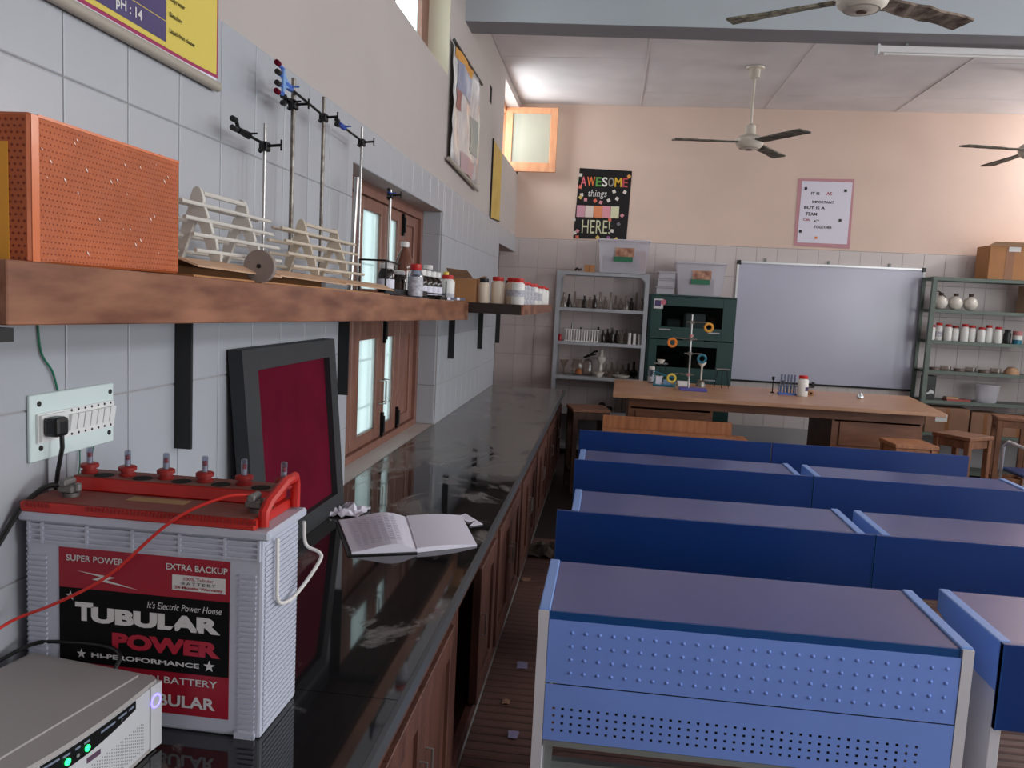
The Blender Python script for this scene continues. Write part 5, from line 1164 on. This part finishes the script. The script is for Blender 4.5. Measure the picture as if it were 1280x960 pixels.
ch = thing('plastic_chair', 'blue chair with white arm cut off at the right edge', 'chair', (3.66, 7.1, 0))
MB().box(3.44, 3.88, 6.9, 7.3, .43, .46).build('seat', 'navy', ch, bevel=.01); MB().prism([(3.44, 6.9, .52), (3.88, 6.9, .52), (3.88, 6.86, .86), (3.44, 6.86, .86)], (0, -.02, 0)).build('backrest', 'navy', ch, bevel=.004)
for x in (3.43, 3.87):
    MB().tube([(x, 6.87, .02), (x, 6.87, .6), (x, 6.9, .68), (x, 7.2, .69), (x, 7.28, .64), (x, 7.28, .02)], .014, 8).build('arm_frame', 'frame_white', ch, smooth=True)

# ------------------------------------------------------------------ olive rack on the right
R2 = [2.137, 1.803, 1.478, 1.16, .845, .50, .1]
rack('olive_rack', 'olive-grey steel rack with jars at the right of the whiteboard', 3.335, 4.60, 8.93, 9.255, R2, 'greenrack', 2.14)
for k in range(3):
    x = 3.465+.15*k; t = thing('round_globe', ('left', 'middle', 'right')[k]+' one of three round white flasks on the rack\'s upper tier', 'flask', (x, 9.03, 1.8035), 0, 'round white flasks')
    s = .072; MB().lathe([(s*.3, 0), (s*.75, s*.3), (s*.98, s*.8), (s, s*1.1), (s*.8, s*1.65), (s*.35, s*1.97), (s*.3, s*2)], (x, 9.03, 1.8035), 18).build('globe', 'whiteware', t, smooth=True); MB().lathe([(.022, 0), (.026, .03)], (x, 9.03, 1.8035+s*2), 10).build('collar', 'dark_stool', t)
wire('brown_hose', [(3.37, 9.06, 1.95), (3.40, 9.04, 1.985), (3.45, 9.05, 1.99), (3.50, 9.06, 1.955), (3.53, 9.06, 1.93)], .006, 'dark_stool', 'brown rubber hose looped above the round flasks', 'hose')
for k in range(9):
    bottle('reagent_jar', ORD[k]+' white red-capped jar from the left on the olive rack', 'jar', 3.395+.083*k, 9.0+.03*(k % 2), 1.4785, .037, .16+.012*((k*5) % 3), 'jar', 'jarw', 'redcap' if k != 3 else 'darkred', 'red-capped jars on the olive rack', 'jarlab' if k == 1 else None, (.2, .5))
bottle('black_bottle', 'black bottle right after the white jar row', 'bottle', 4.15, 9.0, 1.4785, .036, .15, 'squat', 'blackp', 'blackp')
t = thing('striped_tin', 'green, white and pink striped tin beside the black bottle', 'tin', (4.25, 9.0, 1.4785))
for k, m_ in enumerate(('teal', 'jarw', 'pinkpad')): MB().lathe([(.045, 0), (.045, .045)], (4.25, 9.0, 1.4785+.046*k), 14).build('band', m_, t, smooth=True)
for k in range(6):
    lathe_glass('petri_dish', ORD[k]+' low glass dish from the left on middle tier of olive rack', 3.46+.125*k, 9.0+.03*(k % 2), 1.1605, [(.05, 0), (.055, .004), (.055, .03+.02*(k % 2)), (.057, .032+.02*(k % 2))], 'glass' if k % 2 else 'dim_glass', 'glass dishes on the olive rack')
lathe_glass('tan_bowl', 'tan upturned bowl at right of the glass dishes', 4.24, 9.02, 1.1605, [(.075, 0), (.07, .03), (.045, .065), (.02, .075)], mat('tan_clay', (176, 136, 104), .6), None, 'bowl')
t = thing('black_pack', 'black pack with white emblem on lower tier of olive rack', 'box', (3.42, 9.0, .8455)); MB().box(3.37, 3.48, 8.96, 9.1, .8455, 1.10).build('pack', 'blackp', t, bevel=.004)
MB().prism([(3.385, 8.9595, .915), (3.41, 8.9595, .925), (3.43, 8.9595, .955), (3.45, 8.9595, .945), (3.47, 8.9595, .93), (3.46, 8.9595, .91), (3.43, 8.9595, .915), (3.40, 8.9595, .90)], (0, -.002, 0)).build('emblem', 'lab_white', t)
t = thing('red_tray', 'red tray with cream packet on lower tier of olive rack', 'tray', (3.72, 8.98, .8455)); MB().box(3.60, 3.84, 8.95, 9.08, .8455, .865).build('tray', mat('dull_red', (160, 72, 66), .5), t); MB().box(3.60, 3.72, 8.955, 9.05, .8655, .885).build('packet', 'cardboard_light', t)
lathe_glass('clear_tub', 'clear round plastic tub on lower tier of olive rack', 4.03, 9.04, .8455, [(.09, 0), (.10, .02), (.115, .17), (.12, .19)], 'binclear', None, 'tub', 20)
t = thing('large_carton', 'brown cardboard carton with white stickers on the olive rack top', 'box', (4.05, 9.08, 2.138)); MB().box(3.86, 4.46, 8.93, 9.24, 2.1375, 2.485).build('carton', 'cardboard', t, bevel=.003)
MB().box(4.02, 4.1, 8.9285, 8.9298, 2.14, 2.47).build('tape', 'tape', t)
for a, e in ((4.04, 4.155), (4.19, 4.245)): MB().box(a, e, 8.927, 8.9282, 2.425, 2.475).build('white_sticker', 'lab_white', t)
MB().prism([(3.85, 8.93, 2.486), (3.90, 8.90, 2.52), (4.46, 8.90, 2.52), (4.46, 8.93, 2.486)], (0, .004, .003)).build('flap', 'cardboard_light', t)
t = thing('tall_carton', 'brown carton at the right image edge hanging past olive rack top', 'box', (4.45, 9.0, 1.8035)); MB().box(4.30, 4.58, 8.95, 9.2, 1.8035, 2.09).build('carton', 'cardboard_light', t, bevel=.003); MB().box(4.42, 4.45, 8.9485, 8.9498, 1.805, 2.09).build('tape', 'tape', t)
for k, (x0, x1, z1, lb_) in enumerate(((3.40, 3.84, .77, 'dull carton with white label on the lowest visible rack tier'), (3.86, 4.15, .74, 'plain dark carton beside the labelled one'), (4.18, 4.5, .72, 'plain carton at the far right of the lowest visible tier'))):
    t = thing('stored_carton', lb_, 'box', ((x0+x1)/2, 9.05, .5005), 0, 'cartons on the lowest rack tier'); MB().box(x0, x1, 8.94, 9.2, .5005, z1).build('carton', 'cardboard_dull', t, bevel=.003)
    MB().box((x0+x1)/2-.02, (x0+x1)/2+.02, 8.9385, 8.9398, .503, z1-.003).build('tape', 'tape', t)
    if k == 0: MB().box(3.50, 3.62, 8.936, 8.938, .62, .70).build('white_label', 'lab_white', t)

# ------------------------------------------------------------------ ceiling fans, tube light
def fan(hx, hy, hz, angs, R, label, mats, zt=None):
    """hz: blade height"""
    t = thing('ceiling_fan', label, 'ceiling fan', (hx, hy, hz)); zt = zt or ZC-.003
    MB().lathe([(.085, 0), (.08, -.012), (.05, -.02), (.045, -.09), (.02, -.10)], (hx, hy, zt), 18).build('canopy', 'fan', t, smooth=True)
    MB().cyl((hx, hy, zt-.10), (hx, hy, hz+.12), .0125, n=10).build('down_rod', 'fan', t, smooth=True)
    MB().lathe([(.015, .17), (.045, .15), (.05, .08), (.06, .065)], (hx, hy, hz), 18).build('lower_canopy', 'fan', t, smooth=True)
    mo = MB().lathe([(.05, .062), (.10, .055), (.125, .03), (.128, 0), (.118, -.03), (.085, -.055), (.03, -.062)], (hx, hy, hz), 28).build('motor', 'fan', t, smooth=True)
    MB().lathe([(.088, -.056), (.09, -.053), (.085, -.0515)], (hx, hy, hz), 28).build('trim_ring', 'greyplastic', mo); MB().lathe([(.028, -.061), (.026, -.068), (.01, -.07)], (hx, hy, hz), 16).build('bottom_boss', 'dark_stool', mo)
    for k, a in enumerate(angs):
        F = Matrix.Translation((hx, hy, hz)) @ Matrix.Rotation(math.radians(a), 4, 'Z')
        n = 9; up, dn = [], []; rg = random.Random(int(a)); m_ = mats[k]; rag = .010 if m_ == 'fan_cloth' else .003
        b = MB(); vs = []; w0, w1 = (.026, .06) if m_ == 'newsprint' else (.05, .064)
        for i in range(n+1):
            s = i/n; x = .135+(R-.135)*s; w_ = w0+(w1-w0)*s
            tw = -math.radians(8-3*s); dz = -.012*s
            for sg in (-1, 1):
                ww = (w_+rg.uniform(-rag, rag))*sg; z = math.sin(tw)*ww+dz+rg.uniform(-rag, rag)*.6
                vs += [(x, ww*math.cos(tw), z+.006), (x, ww*math.cos(tw), z-.006)]
        fs = []
        for i in range(n):
            q = 4*i; fs += [(q, q+4, q+6, q+2), (q+1, q+3, q+7, q+5), (q, q+1, q+5, q+4), (q+2, q+6, q+7, q+3)]
        fs += [(0, 2, 3, 1), (4*n, 4*n+1, 4*n+3, 4*n+2)]
        bl_ = b.add(vs, fs).xf(F).build('blade', m_, t)
        MB().box(.10, .2, -.018, .018, .004, .009).xf(F).build('blade_arm', 'fan', bl_)
    return t
fan(1.16, 4.37, 3.262, (153, 27, 270), .68, 'nearest ceiling fan with ragged wrapped blades before the beam', ('newsprint', 'fan_cloth', 'fan_cloth'))
fan(1.18, 7.77, 3.22, (191, 300, 57), .71, 'ceiling fan hanging beyond the beam near the posters', ('fan_blade', 'fan_blade', 'fan_blade'))
fan(3.65, 7.81, 3.22, (198, 97, 318), .71, 'ceiling fan at the right edge beyond the beam', ('fan_blade', 'fan_blade', 'fan_blade'))
tl = thing('tube_light', 'long white tube light batten under the beam', 'tube light', (2.35, 6.0, 3.48))
TF = Matrix.Translation((2.35, 6.0, 3.507)) @ Matrix.Rotation(.0165, 4, 'Y')
MB().box(-.63, .63, -.027, .027, -.022, .022).xf(TF).build('batten', 'tubelight', tl, bevel=.004); MB().cyl((-.59, -.015, -.031), (.59, -.015, -.031), .008, n=8).xf(TF).build('tube', 'whitecap', tl, smooth=True)
for x in (-.636, .624): MB().box(x, x+.014, -.034, .034, -.036, .028).xf(TF).build('end_cap', 'white', tl)
for x in (-.45, .45): MB().box(x, x+.02, -.012, .012, .022, .0435).xf(TF).build('mount_clip', 'frame_grey', tl)
wire('hanging_wire', [(2.62, 5.794, 3.88), (2.615, 5.792, 3.75), (2.61, 5.79, 3.62), (2.605, 5.788, 3.565)], .004, 'blackp', 'thin black wire hanging down the beam face')
# ------------------------------------------------------------------ litter in the aisle
crumple('crumpled_rag', 'clothgrey', 'crumpled dirty rag on the floor by the counter', 'rag', -.30, 5.28, .0005, .26, .3, .10, 11)
for k, (x, y, s) in enumerate(((-.27, 2.95, .04), (-.33, 3.2, .03), (-.30, 3.55, .05), (-.40, 4.7, .05))):
    crumple('paper_scrap', 'cardboard_dull' if k % 2 else 'papermark', ('nearest', 'second nearest', 'third nearest', 'farthest')[k]+' paper scrap on the aisle floor', 'litter', x, y, .0005, s, s*1.3, .008, 20+k, 5)
